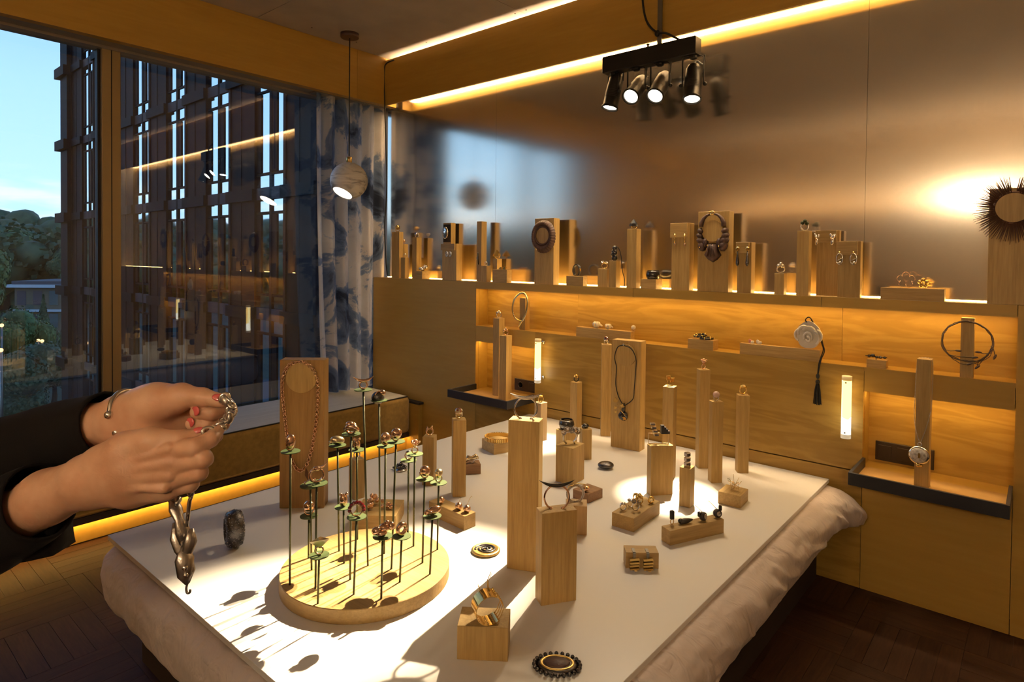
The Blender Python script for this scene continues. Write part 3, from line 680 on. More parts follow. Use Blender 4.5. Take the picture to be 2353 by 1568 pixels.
def tree(label, u, v, d, r, kind, mat, zr=1.0):
    p = U(u, v, d=d); h = p[2]-GZ; c = CR_[kind]
    o = empty('tree', (p[0], p[1], GZ), random.uniform(0, 6))
    me = CM_.get((kind, mat)) or c.mesh('crown')
    if (kind, mat) not in CM_: me.materials.append(MAT[mat]); CM_[(kind, mat)] = me
    q = link('crown', me, o, (0, 0, h)); q.scale = (r, r, r*zr)
    MB().tube([(0, 0, 0), (.1, 0, h*.5), (0, .1, h+1.0)], [.45*r, .3*r, .12*r], 7).build('trunk', 'bark', o)
    tag(o, label, 'tree', 'trees outside the window')
tree('broad green tree at the far left of the window view', -75, 705, 44, 1.05, 0, 'leaf_a', 1.25)
tree('green tree in front of the low house, left of its roof', 28, 780, 50, .62, 1, 'leaf_a', 1.3)
tree('dark conifer standing right in front of the low house', 100, 765, 56, .62, 2, 'leaf_b', 1.1)
tree('small conifer beside the building corner', 150, 790, 60, .60, 2, 'leaf_b', .9)
tree('round tree low behind the arms, nearest the road', 122, 872, 42, .50, 1, 'leaf_c')
tree('bushy tree at the bottom left of the window', 20, 900, 36, .70, 0, 'leaf_c')
tree('tall tree behind the low house on the left', 12, 600, 118, 1.9, 1, 'leaf_a')
tree('round crowned tree behind the middle of the low house', 92, 606, 126, 1.8, 0, 'leaf_b')
tree('dark tree behind the low house next to the building corner', 162, 612, 116, 1.2, 1, 'leaf_b')
tree('tree just outside the left edge of the view', -190, 690, 60, 1.5, 1, 'leaf_b', 1.1)
# distant wooded rise: canopy nobody could count
wd = MB(); rr_ = random.Random(5)
for ring_, (dist, zt, s0) in enumerate(((150, 3.5, 6.5), (190, 7, 7), (240, 12, 8), (320, 19, 10))):
    n = int(330-ring_*30)
    for i in range(n):
        az = R_(112+150*(i+rr_.random())/n); p = (5+dist*math.cos(az), -3+dist*math.sin(az))
        s = s0*rr_.uniform(.35, .85); wd.ell((p[0]+rr_.uniform(-6, 6), p[1]+rr_.uniform(-6, 6), zt-s*.75+rr_.uniform(-3.5, 1.0)), (s, s, s*.85), 9, 6)
    for p_ in list(wd.v[::3]) if ring_ < 3 else []:
        e_ = Vector((rr_.gauss(0, 1), rr_.gauss(0, 1), rr_.gauss(0, 1))).normalized()*.8; g_ = e_.orthogonal().normalized()*.6; q_ = Vector(p_)+Vector((rr_.uniform(-1, 1), rr_.uniform(-1, 1), rr_.uniform(-.5, .9)))
        wd.add([q_-e_, q_-g_, q_+e_, q_+g_], [(0, 1, 2, 3)])
    az0 = [R_(110+154*i/60) for i in range(61)]
    wd.add([(5+dist*math.cos(a)*1.02, -3+dist*math.sin(a)*1.02, z) for a in az0 for z in (GZ, zt-s0*.5)], [(2*i, 2*i+2, 2*i+3, 2*i+1) for i in range(60)])
o = wd.build('woodland', 'leaf_c'); tag(o, 'distant wooded hills on the horizon', 'woodland', kind='stuff')
# low flat-roofed house
hp = U(108, 668, d=84); hr = math.atan2(-_rt[1], -_rt[0])
hz = U(108, 655, d=84)[2]
ho = empty('house', (hp[0], hp[1], GZ), math.atan2(CR[1], CR[0])+.12); H_ = hz-GZ
MB().b2(-4.0, 5.0, 0, 9, 0, H_-.35).build('wall', 'house_wall', ho); MB().b2(-4.6, 5.6, -.7, 9.7, H_-.35, H_+.05).build('roof', 'house_white', ho)
MB().b2(-4.2, 5.2, -.3, 9.3, H_+.05, H_+.5).build('parapet', 'house_roof', ho); MB().b2(-4.0, 5.0, -.4, 0, H_-3.6, H_-3.3).build('balcony', 'house_white', ho)
for i, x in enumerate((-3.2, -1.2, .8, 3.0)):
    for z in (H_-2.7, H_-5.8): MB().b2(x-.5, x+.6, -.05, .02, z, z+1.9).build('window', 'facade_glass' if i > 1 else 'house_roof', ho)
for x in (.5, 1.7, 3.0, 4.2): MB().b2(x-.4, x+.4, 3, 4, H_+.5, H_+1.0+.3*random.random()).build('roof_unit', 'house_white', ho)
tag(ho, 'low flat-roofed house with white eaves among the trees', 'house')
for k, (u, v, d) in enumerate(((88, 783, 37), (97, 784, 37), (4, 748, 34), (2, 805, 30), (155, 795, 47))):
    p = U(u, v, d=d); l = empty('street_lamp', (p[0], p[1], GZ)); hh = p[2]-GZ
    MB().tube([(0, 0, 0), (0, 0, hh)], .05, 6).build('post', 'steel_grey', l); MB().ell((0, 0, hh), .10, 8, 6).build('bulb', 'street_glow', l)
    tag(l, ['small street lamp, left one of the close pair near the conifers', 'small street lamp, right one of the close pair near the conifers', 'small orange street lamp at the left edge above another', 'small orange street lamp lowest at the left edge', 'small street lamp beside the corner of the office wing'][k], 'street lamp', 'street lamps outside')

# ------------------------------------------------------------------ oak blocks on the board
TOP = {}
def block(key, label, M, angR, w, d, h, mat='oak', z0=ZB, name='display_block', cat='block', extra=None, group='oak display blocks on the board', bev=.0012):
    """M: near corner on the ground; angR: direction of the side running right and away; w across, d into depth"""
    a = R_(angR); L = (math.cos(a+PI/2), math.sin(a+PI/2)); th = a-PI/2
    org = (M[0]+L[0]*w/2, M[1]+L[1]*w/2, z0)
    mb = MB().b2(-w/2, w/2, 0, d, 0, h, bev)
    parts = [('body', mat, mb)]+(extra(w, d, h) if extra else [])
    o = thing(name, label, cat, org, th, parts if extra else [(name, mat, mb)], group)
    TOP[key] = dict(org=Vector(org), th=th, w=w, d=d, h=h, z=z0+h); return o
def face_loc(key, x, z, y=0.0):
    b = TOP[key]; c, s = math.cos(b['th']), math.sin(b['th'])
    return (b['org'].x+x*c-y*s, b['org'].y+x*s+y*c, b['org'].z+z)
def on(key, u, v): p = U(u, v, z=TOP[key]['z']); return (p[0], p[1], p[2])
def neck_disc(r, zc, t=.012):
    return lambda w, d, h: [('neck_disc', 'oak', MB().lathe([(r, 0), (r, t)], (0, 0, zc), 32, (0, -1, 0), smooth=False))]
G1 = 'oak display blocks on the board'
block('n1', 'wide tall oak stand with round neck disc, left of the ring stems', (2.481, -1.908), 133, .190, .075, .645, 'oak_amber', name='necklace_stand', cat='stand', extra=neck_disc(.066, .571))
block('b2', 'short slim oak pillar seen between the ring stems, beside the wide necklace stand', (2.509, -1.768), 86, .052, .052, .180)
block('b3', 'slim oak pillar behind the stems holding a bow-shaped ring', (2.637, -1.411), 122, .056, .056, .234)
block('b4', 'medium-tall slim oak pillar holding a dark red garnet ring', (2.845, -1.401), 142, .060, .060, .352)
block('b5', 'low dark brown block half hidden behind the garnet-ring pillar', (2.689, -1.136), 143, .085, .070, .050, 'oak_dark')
block('b6', 'low square oak block carrying the spiky gold bangle', (2.532, -.864), 73, .137, .137, .060, 'oak_deep')
block('b7', 'tallest front oak pillar carrying the silver horned cuff', (3.522, -1.729), 115, .111, .062, .527)
block('b8', 'shorter front oak pillar carrying the black horned cuff', (3.660, -1.886), 58, .055, .120, .293)
p9 = U(1348.4, 1231, z=ZB)
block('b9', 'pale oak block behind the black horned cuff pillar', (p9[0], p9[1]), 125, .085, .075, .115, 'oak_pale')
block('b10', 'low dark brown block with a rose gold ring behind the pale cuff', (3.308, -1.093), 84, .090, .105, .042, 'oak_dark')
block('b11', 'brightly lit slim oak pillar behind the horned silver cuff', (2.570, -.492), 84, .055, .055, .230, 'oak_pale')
block('b12', 'slim oak pillar with a black ring near the headboard', (2.557, -.086-.01), 88, .055, .055, .295)
block('b13', 'low oak block under the round black cuff on the board', (2.752, -.488), 84, .078, .098, .095)
block('b14', 'short slim oak pillar with a dark domed ring', (2.946, -.608), 52, .050, .055, .167)
block('b15', 'square oak block carrying the clear crystal cuff', (3.129, -.956), 95, .098, .113, .179)
block('b16', 'very tall slim oak pillar just left of the cord-pendant stand', (2.820, -.110), 126, .060, .050, .570)
block('n17', 'tall oak stand with round neck disc and black cord pendant', (3.106, -.263), 96, .180, .072, .629, name='necklace_stand', cat='stand', extra=neck_disc(.062, .545))
block('b18', 'tall pillar whose top is brightly spotlit, under a squared ring', (3.449, -.549), 100, .056, .055, .460)
block('b19', 'oak block under the stepped bracelet, beside the brightest light pool', (3.475, -.824), 53, .045, .111, .231)
block('b20', 'short slim oak pillar standing in the brightest light pool', (3.673, -.836), 95, .050, .055, .174)
block('b21', 'tallest slim pillar at the back of the board, right half', (3.478, -.307), 44, .052, .055, .520)
block('b22', 'slim oak pillar in front of the tallest back pillar', (3.615, -.468), 44, .046, .055, .401)
block('b23', 'rightmost slim oak pillar on the board', (3.657, -.236), 35, .052, .055, .402)
block('b24', 'low square oak block with the thorny gold brooch', (3.842, -.688), 94, .100, .113, .055, 'oak_deep')
block('b25', 'long low oak block scattered with small rings', (3.610, -1.218), 92, .100, .238, .056, 'oak_deep')
block('b26', 'long narrow oak bar with four black jewels', (3.773, -1.229), 66, .052, .272, .057, 'oak_deep')
block('b27', 'small oak block with two gold ridged earrings on its face', (3.825, -1.421), 129, .116, .058, .056, 'oak_long')
block('b28', 'oak cube in the foreground under the gold hinged bracelet', (3.760, -2.160), 127, .139, .095, .093)
block('b29', 'long low oak block with three rose gold balls', (3.094, -1.660), 87, .225, .062, .058, 'oak_long')
block('b30', 'flat square oak block with a beaded rose gold necklace, behind the stems', (2.893, -1.846), 129, .176, .172, .060, 'oak_long')

# ------------------------------------------------------------------ blocks on the ledge and in the recesses
def wblock(key, label, u0, u1, vt, vm, d, z0, yf=.006, mat='oak', name='display_block', cat='block', extra=None, group='oak display blocks along the ledge', rail=0):
    a, b = U(u0, vm, y=yf), U(u1, vm, y=yf); t = U((u0+u1)/2, vt, y=yf); w = b[0]-a[0]; h = t[2]-z0
    org = ((a[0]+b[0])/2, yf, z0); mb = MB().b2(-w/2, w/2, 0, d, 0, h, .001)
    parts = [('body', mat, mb)]
    if rail: parts.append(('rail', 'oak_long', MB().b2(-w/2-.006, w/2-.012, -.012, .0, h-rail, h, .0008)))
    if extra: parts += extra(w, d, h)
    o = thing(name, label, cat, org, 0, parts if len(parts) > 1 else [(name, mat, mb)], group)
    TOP[key] = dict(org=Vector(org), th=0.0, w=w, d=d, h=h, z=z0+h); return o
wblock('l1', 'leftmost slim pillar on the ledge, next to the curtain', 900, 917, 533, 600, .045, ZL, .006)
wblock('l2', 'slim pillar second from the curtain on the ledge', 919, 927, 561, 600, .05, ZL, .058)
wblock('l2b', 'tiny low pillar in front of the second pillar from the curtain', 921, 930.5, 592, 620, .045, ZL, .006)
wblock('l3', 'slim pillar with a blue-stone ring, third from the curtain on the ledge', 947, 957, 546, 600, .055, ZL, .045)
wblock('l4', 'low little block with a folded silver ring near the left end of the ledge', 952, 970, 623, 632, .085, ZL, .006, 'oak_long')
wblock('l5', 'tall block with dark plate and silver oval brooch, left on the ledge', 1018, 1036, 512.7, 600, .05, ZL, .065, extra=lambda w, d, h: [('dark_plate', 'groove', MB().b2(-w/2+.002, w/2-.004, -.002, 0, h-.155, h-.012))])
wblock('l6', 'block with earring rail in front of the silver oval brooch block', 1016, 1048.5, 560.5, 620, .062, ZL, .000, rail=.05)
wblock('l7', 'tall slim pillar with a hanging black pin, left part of the ledge', 1095, 1106, 509, 600, .058, ZL, .03)
wblock('l8', 'small low pillar against the foot of the pillar with the black pin', 1105.5, 1118, 611, 632, .05, ZL, .004)
wblock('l9', 'small pillar with a gold tower ring behind a low block', 1131.5, 1142, 594.5, 620, .055, ZL, .055)
wblock('l10', 'low block with small gold earrings in front of the gold tower ring', 1132, 1164.5, 619.5, 635, .055, ZL, .0, 'oak_long')
wblock('l11', 'tall stand with the brown ruffled collar on the ledge', 1228, 1272, 502, 600, .066, ZL, .01, name='necklace_stand', cat='stand', extra=neck_disc(.062, .335, .018))
wblock('l12', 'low block under the open black bracelet on the ledge', 1301, 1339.8, 635, 645, .05, ZL, .004, 'oak_long')
wblock('l13', 'small low pillar with silver and gold ring beside the black figure', 1373.3, 1394.6, 618, 640, .05, ZL, .006)
wblock('l14', 'low pillar carrying the black figure pendant', 1399.5, 1415, 599.5, 640, .056, ZL, .006)
wblock('l15', 'tall slim pillar with a black peaked ring on the ledge', 1440, 1462, 526, 600, .055, ZL, .006)
wblock('l16', 'low block under the round black bracelet on the ledge', 1472, 1507, 642, 655, .085, ZL, .004, 'oak_long')
wblock('l17', 'earring stand with gold drop pins, left of the big dark necklace stand', 1543, 1584, 513, 600, .06, ZL, .012, rail=.085)
wblock('l18', 'largest ledge stand wearing the carved dark leather necklace', 1602.8, 1674, 486, 600, .068, ZL, .004, name='necklace_stand', cat='stand', extra=neck_disc(.062, .345, .014))
wblock('l19', 'low earring stand with long dark drops, right of the big dark necklace', 1694, 1726, 557, 620, .06, ZL, .014, rail=.062)
wblock('l20', 'small low pillar with silver knot ring on the right half of the ledge', 1779, 1801, 628, 655, .05, ZL, .008)
wblock('l21', 'tall slim pillar with green and silver ring on the right half of the ledge', 1830, 1858, 530.7, 620, .05, ZL, .010)
wblock('l22', 'earring stand with silver leaf clips, behind the loop earring stand', 1876, 1928, 530, 620, .03, ZL, .075, rail=.062)
wblock('l23', 'earring stand with silver loop earrings, right half of the ledge', 1925, 1976.8, 554.5, 630, .045, ZL, .012, rail=.068)
wblock('l24', 'long low bar with a wire flower and a gold flower on the ledge', 2023, 2170, 663, 680, .05, ZL, .006, 'oak_long')
wblock('l25', 'broad stand with the spiky sunburst collar at the right edge', 2270, 2385, 432, 600, .06, ZL, .004, name='necklace_stand', cat='stand', extra=neck_disc(.062, .415, .022))
G2 = 'oak display blocks in the long lit recess'
wblock('r1', 'slim block behind the looped gold collar in the long recess', 1194, 1207, 685, 720, .05, ZN, .03, group=G2)
wblock('r2', 'low bar with white porcelain buds, left part of the long recess', 1323.7, 1449, 757, 770, .05, ZN, .004, 'oak_long', group=G2)
wblock('r3', 'low block with two black and gold bangles in the long recess', 1580, 1638.7, 781, 795, .075, ZN, .004, 'oak_long', group=G2)
wblock('r4', 'longest low bar with the white rose pendant in the long recess', 1699.7, 1884, 797, 810, .03, ZN, .004, 'oak_long', group=G2)
wblock('r5', 'small low block with dark seed brooch in the long recess', 1990.8, 2036.4, 827.5, 840, .045, ZN, .010, 'oak_long', group=G2)
wblock('r6', 'upright block behind the twig wreath at the right end of the recess', 2206.7, 2238, 731, 800, .03, ZN, .012, group=G2)
G3 = 'oak pillars standing in the trays'
wblock('t1', 'taller oak pillar in the left bedside tray', 1132, 1146, 731.5, 850, .06, ZT, -.07, group=G3)
wblock('t2', 'shorter oak pillar in the left bedside tray', 1147, 1163, 771.7, 850, .06, ZT, -.14, group=G3)
wblock('t3', 'tall oak pillar with a chained stone locket in the right bedside tray', 2102.4, 2136, 826, 1000, .06, ZT, -.165, group=G3)

# ------------------------------------------------------------------ trays, sockets
def tray(label, x0, x1, sl):
    t = empty('bedside_tray', ((x0+x1)/2, -.145, ZT)); w = x1-x0; ty = .135
    MB().b2(-w/2, w/2, -ty, ty+.01, -.012, 0).build('tray_floor', 'tray_wood', t)
    for (a, b, c, d) in ((-w/2-.014, w/2+.014, -ty-.014, -ty), (-w/2-.014, -w/2, -ty, ty+.008), (w/2, w/2+.014, -ty, ty+.008)):
        MB().b2(a, b, c, d, -.014, .042, .001).build('tray_rim', 'laminate_black', t)
    tag(t, label, 'tray', 'bedside trays')
tray('black-rimmed wooden tray shelf in the left bedside recess', XN0+.014, XN1-.014, 0)
tray('black-rimmed wooden tray shelf in the right bedside recess', XM0+.014, XM1-.014, 0)
def socket(label, x0, x1, z0, z1, n, plug):
    s = empty('wall_socket', ((x0+x1)/2, YB, (z0+z1)/2)); w = x1-x0; h = z1-z0
    MB().b2(-w/2, w/2, -.010, 0, -h/2, h/2, .002).build('cover_plate', 'socket_dark', s)
    m = w/n
    for i in range(n):
        c = -w/2+m*(i+.5)
        if i == plug: MB().lathe([(.024, 0), (.024, .003), (.019, .003), (.019, -.006)], (c, -.010, 0), 20, (0, -1, 0)).build('socket_ring', 'ebony', s)
        else: MB().b2(c-m*.34, c+m*.34, -.0135, -.010, -h*.32, h*.32, .001).build('rocker_switch', 'socket_dark', s)
    tag(s, label, 'socket', 'dark socket plates')
socket('dark socket and switch plate in the left bedside recess', 1.842, 2.08, .625, .712, 2, 0)
socket('dark triple switch plate in the right bedside recess', 4.213, 4.458, .617, .712, 3, 2)

# ------------------------------------------------------------------ ring stand: round base with slender stems
DC, DR, DH = (3.103, -2.140), .281, .046
stand = empty('ring_stand', (DC[0], DC[1], ZB)); tag(stand, 'round oak base with slender green stems carrying rings', 'stand')
MB().lathe([(DR-.002, 0), (DR, .002), (DR, DH-.002), (DR-.002, DH)], n=96, smooth=False).build('base', 'oak_long', stand)
STEMS = [((667.6, 1038.5), (666, 1344.8)), ((713, 1117), (716, 1310)), ((727.5, 1112), (724.8, 1353.7)), ((709.7, 1187), (709, 1283.6)), ((775.5, 1024.5), (779, 1267)),
 ((807, 998.5), (804.5, 1332.8)), ((820, 1035), (821, 1240)), ((834.7, 897), (845.4, 1300)), ((871, 921), (873, 1246)), ((885.7, 1026), (882.7, 1273)),
 ((910, 1016), (899.4, 1308)), ((939, 1058.5), (937, 1224.8)), ((953, 1044.5), (950, 1255.8)), ((975.8, 1101.5), (970.7, 1294)), ((1008, 1110.5), (1005, 1263.6)),
 ((993.6, 1187), (988, 1320)), ((789.5, 1166), (790.4, 1295)), ((819.4, 1189), (812.8, 1366.6)), ((879, 1233.4), (876, 1376)), ((923, 1233.4), (918.8, 1338)), ((733.4, 1277.3), (730.4, 1387.5))]
STEMTOP = []
for i, (tp, bs) in enumerate(STEMS):
    b = U(*bs, z=ZB+DH); k = (tp[0]-1176.5)/F*CR-(tp[1]-V0)/F*CU+_fw
    # top lies on its sight line at (about) the same distance as the foot
    dep = float(np.dot(b-CAM, _fw)); tpt = CAM+k*dep*1.0
    h = tpt[2]; a = Vector((b[0]-DC[0], b[1]-DC[1], DH)); c = Vector((tpt[0]-DC[0], tpt[1]-DC[1], h-ZB))
    st = MB().tube([a, a.lerp(c, .5), c], .0034, 8).build('stem', 'stem_green', stand)
    rd = .0335 if i in (1, 2) else .030
    MB().lathe([(rd, 0), (rd, .0022)], tuple(c), 28, smooth=False).build('disc', 'leaf_green', st)
    STEMTOP.append((tpt[0], tpt[1], tpt[2]+.0022))

# ------------------------------------------------------------------ rings
FACE = R_(53)
def band(R=.0115, r=.0020, wide=1.0, top=1.0, n=26):
    """finger band standing upright, thicker towards the top"""
    mb = MB(); k0 = 0
    mb.ring((0, 0, R+r), R, r, 'y', n, 8, 0, 2*PI, 1.0, 1.0, lambda t: r*(1+(top-1)*max(0, math.sin(2*PI*t))**1.5))
    if wide != 1.0: mb.v = [(x, y*wide, z) for x, y, z in mb.v]
    return mb
def cluster(n, R, r, seed, c=(0, 0, 0), up=False):
    rn = random.Random(seed); mb = MB()
    for _ in range(n):
        d = Vector((rn.gauss(0, 1), rn.gauss(0, 1), rn.gauss(0, 1))).normalized()
        if up: d.z = abs(d.z)
        mb.ell(Vector(c)+d*R*rn.uniform(.7, 1), r*rn.uniform(.75, 1.15), 9, 6)
    return mb
def crescent(L, rise, r, z, n=20, y=0.0, sy=1.0):
    pts = []; rs = []
    for i in range(n+1):
        t = i/n*2-1; pts.append((L*t, y, z+rise*t*t)); rs.append(max(.0004, r*(1-abs(t)**2.2)))
    mb = MB().tube(pts, rs, 10)
    if sy != 1: mb.v = [(a, b*sy, c) for a, b, c in mb.v]
    return mb
def ring_parts(kind, m='rose_gold', m2=None, seed=1, R=.0115):
    T = 2*R+.004; m2 = m2 or m
    if kind == 'egg': return [('band', m, band(R*.8, .002)), ('head', m2, MB().ell((0, 0, T*.86), (.0125, .009, .0185), 16, 12, (0, .12, 0)))]
    if kind == 'bow': return [('band', m, band(R*.85, .0022, 1.6)), ('crescent', m2, crescent(.027, .012, .0045, T*.86, sy=1.7))]
    if kind == 'dome': return [('band', m, band(R, .002)), ('dome', m2, MB().lathe([(.0185, 0), (.017, .006), (.012, .011), (.004, .0135), (.0005, .014)], (-.002, .004, R*.5), 22, (-.5, -.8, .15))), ('ball', m, MB().ell((.010, 0, T*.72), .0095))]
    if kind == 'knot':
        mb = MB()
        for i in range(3): mb.ring((0, (i-1)*.004, R+.002), R*(1.0+.05*i), .003, 'y', 24, 8)
        mb.ell((-.004, 0, T*.92), (.010, .009, .007)); return [('band', m, mb), ('wrap', m2, MB().tube([(-.016, -.006, .012), (-.006, -.010, .020), (.006, -.008, .022), (.017, -.004, .012), (.018, .002, .006)], [.004, .006, .0065, .005, .003], 10))]
    if kind == 'bean': return [('band', m, band(R*.8, .002)), ('head', m2, MB().ell((0, 0, .013), (.019, .011, .0115), 18, 12, (0, .18, 0)).ell((-.017, 0, .009), (.006, .005, .005)))]
    if kind == 'owl': return [('band', m, band(R*.75, .0022)), ('body', m2, MB().ell((0, 0, T*.66), (.0105, .010, .0165), 16, 12)), ('ears', m, MB().ell((-.008, 0, T*1.25), .0042).ell((.008, 0, T*1.25), .0042))]
    if kind == 'grain': return [('band', m, band(R*.8, .0022)), ('head', 'rose_texture', MB().ell((0, 0, T*.78), (.0135, .0105, .0165), 18, 12))]
    if kind == 'helmet': return [('band', m, band(R*.85, .002)), ('head', m2, MB().ell((.001, 0, T*.78), (.0145, .012, .014), 18, 12).tube([(-.011, 0, T*.6), (-.013, 0, .006)], [.004, .001], 8))]
    if kind == 'coral':
        rn = random.Random(seed); mb = MB(); bb = MB()
        for i in range(11):
            a = 2*PI*i/11+rn.uniform(-.2, .2); t = rn.uniform(.1, 1.0); e = (.016*math.cos(a)*t, .013*math.sin(a)*t, T*.9+.016*(1-.4*t)); mb.tube([(0, 0, T*.7), e], [.0025, .0014], 6); bb.ell(e, .0036, 8, 6)
        return [('band', m, band(R*.75, .002)), ('branches', m, mb), ('beads', m2, bb)]
    if kind == 'stone': return [('band', m, band(R, .0022, 1.4, 1.5)), ('setting', m, MB().ell((0, 0, T*.92), (.011, .009, .0045))), ('stone', m2, MB().ell((0, -.001, T*.98), (.0085, .007, .0045)))]
    if kind == 'ball': return [('band', m, band(R, .002)), ('ball', m2, MB().ell((0, 0, T*1.0), .0145, 18, 12))]
    if kind == 'thorn':
        return [('band', m, MB().ring((0, 0, .019), .0165, .0028, 'y', 24, 8).ring((.001, .003, .019), .0155, .0024, 'y', 24, 8)), ('twig', m, MB().tube([(-.012, 0, .033), (0, .002, .036), (.016, 0, .040), (.026, -.002, .052)], [.0024, .003, .0026, .0008], 8)), ('leaf', m2, MB().plate([(-.020, .008), (-.028, .024), (-.026, .044), (-.020, .030)], -.003, .003)), ('knot', m, MB().ell((0, 0, .036), (.009, .007, .006)))]
    if kind == 'beads':
        mb = MB()
        for i in range(9): a = R_(-10+200*i/8); mb.ell((.0175*math.cos(a), 0, .0185+.0175*math.sin(a)), .0052, 10, 7)
        return [('band', m, band(.0145, .002)), ('beads', m2, mb)]
    if kind == 'nugget': return [('band', m, band(R*.8, .002)), ('nuggets', m2, MB().ell((-.013, 0, .013), (.012, .010, .010)).ell((.004, .002, .018), (.013, .011, .010)).ell((.019, -.002, .022), (.009, .009, .010)).ell((-.002, -.006, .008), (.012, .008, .007)).ell((.010, 0, .029), .006))]
    if kind == 'wide': return [('band', m, band(.0125, .0045, 1.3, 1.35))]
    if kind == 'pyramid':
        p = MB(); z = T*.55; A = [(-.022, -.012, z+.022), (.024, -.010, z+.026), (.001, .018, z+.021), (.002, 0, z)]
        p.add(A, [(0, 1, 2), (0, 3, 1), (1, 3, 2), (2, 3, 0)]); return [('band', m, band(R*.8, .0022, 1.3)), ('pyramid', m2, p)]
    if kind == 'drop': return [('band', m, band(R*.8, .002)), ('head', m2, MB().lathe([(.001, 0), (.007, .006), (.012, .016), (.012, .022), (.008, .028), (.001, .030)], (0, 0, .010), 18))]
    if kind == 'slug': return [('band', m, band(R*.7, .0018)), ('head', m2, MB().ell((.004, 0, .013), (.019, .0105, .010), 18, 12, (0, -.22, 0)).ell((-.012, 0, .010), (.010, .008, .007)))]
    if kind == 'leafbow': return [('band', m, band(R, .002)), ('wings', m2, MB().tube([(-.014, 0, .014), (-.008, .002, T*1.15), (0, 0, T*.8), (.007, -.002, T*1.3), (.013, 0, .012)], [.001, .004, .003, .0045, .001], 8))]
    if kind == 'multi':
        return [('band', m, band(R, .0024)), ('stones', m2, MB().ell((-.007, 0, T*.95), .0062).ell((.006, .001, T*.9), .0066).ell((0, -.003, T*1.18), .0058))]
    if kind == 'open': return [('band', m, band(R, .0018)), ('cups', m2, MB().lathe([(.003, 0), (.006, .005), (.0075, .008), (.0065, .008), (.004, .003)], (-.005, 0, T*.9), 14, (-.4, -.4, .8)).lathe([(.003, 0), (.006, .005), (.0075, .008), (.0065, .008), (.004, .003)], (.006, .001, T*.85), 14, (.5, -.3, .8)))]
    if kind == 'cone': return [('band', m, band(R, .0022)), ('cone', m, MB().lathe([(.012, 0), (.010, .010), (.007, .014)], (0, 0, T*.75), 18, (-.75, -.5, .5))), ('stone', m2, MB().lathe([(.0001, 0), (.010, .0), (.009, .004), (.0001, .006)], (-.006, -.004, T*.78+.004), 18, (-.75, -.5, .5)))]
    if kind == 'peak': return [('band', m, band(R*.9, .0022)), ('stone', m2, MB().lathe([(.017, 0), (.014, .010), (.001, .026)], (-.002, 0, .010), 6, smooth=False))]
    raise KeyError(kind)
def ring(label, loc, kind, m='rose_gold', m2=None, rot=0.0, s=1.0, group='finger rings on oak pillars'):
    return thing('ring', label, 'ring', loc, FACE+R_(rot), ring_parts(kind, m, m2), group, scale=s*1.16)
SL = [('egg', 'rose_gold', None, 'polished egg-shaped rose gold ring on the far left stem', 20, 1.1), ('slug', 'rose_gold', None, 'hidden low gold ring on the left one of two overlapping discs', 20, .8),
 ('thorn', 'rose_gold', None, 'rose gold twig ring with a leaf on two overlapping discs', 10, 1.1), ('ball', 'rose_gold', None, 'rose gold ball ring on a low disc below the twig ring', 0, 1.1),
 ('bean', 'pale_gold', None, 'matt pale gold bean-shaped ring on a stem beside the necklace stand', 10, 1.15), ('knot', 'rose_gold', None, 'wrapped rose gold snail ring left of the tallest stem', -10, 1.1),
 ('owl', 'rose_gold', None, 'rose gold ring with two round ears, below the snail ring', 0, 1.0), ('bow', 'rose_gold', None, 'rose gold bow-shaped ring on the tallest stem', 5, 1.1),
 ('dome', 'rose_gold', 'silver_black', 'ring with dark dome and gold ball on the second tallest stem', 25, 1.1), ('grain', 'rose_gold', None, 'grainy textured rose gold ring in the middle of the stems', 0, 1.1),
 ('helmet', 'rose_gold', None, 'smooth rose gold helmet-shaped ring right of the grainy ring', 10, 1.1), ('stone', 'rose_gold', 'silver_black', 'low dark topped ring half hidden under the coral ring', 0, 1.0),
 ('coral', 'rose_gold', None, 'branching rose gold coral ring with beaded tips', 0, 1.05), ('helmet', 'rose_gold', None, 'rose gold arched ring near the right end of the stems', -15, 1.1),
 ('drop', 'pale_gold', None, 'sparkling tall gold drop ring on the far right stem', 0, 1.05), ('slug', 'rose_gold', None, 'flat rose gold nugget ring on a low disc at the right', 15, 1.15),
 ('owl', 'rose_gold', None, 'rose gold hedgehog-like upright ring above the beaded ring', 15, 1.1), ('beads', 'rose_gold', 'garnet', 'rose gold ring set with a row of dark round beads', 0, 1.05),
 ('nugget', 'rose_gold', None, 'lumpy rose gold cluster ring low at the front', 5, 1.15), ('wide', 'rose_gold', None, 'plain wide rose gold ring low at the front right of the stems', 35, 1.1),
 ('pyramid', 'pale_gold', None, 'bright gold pyramid ring on the shortest front stem', 0, 1.1)]
for (kind, m, m2, lab, rot, s), p in zip(SL, STEMTOP): ring(lab, p, kind, m, m2, rot, s, 'rings on the green stems')

def top(key, fx=.5, fy=.5):
    b = TOP[key]; return face_loc(key, (fx-.5)*b['w'], b['h'], fy*b['d'])
ring('small silver and gold ring on the short pillar between the stems', top('b2'), 'stone', 'silver', 'pale_gold', 10, 1.0)
ring('rose gold bow ring on the slim pillar behind the stems', top('b3'), 'leafbow', 'rose_gold', None, 0, 1.15)
ring('gold ring with a dark red garnet on the medium-tall pillar', top('b4'), 'cone', 'pale_gold', 'garnet', 30, 1.35)
ring('gold ring with amber stone on the brightly lit pillar', top('b11'), 'stone', 'gold', 'amber_stone', 0, 1.2)
ring('black and gold beaded ring on the slim pillar near the headboard', top('b12'), 'multi', 'ebony', 'gold', 0, 1.2)
ring('low dark domed ring with gold base on the short slim pillar', top('b14'), 'bean', 'gold', 'ebony', 20, .95)
ring('garnet cone ring on the very tall slim pillar', top('b16'), 'cone', 'silver', 'garnet', 15, 1.25)
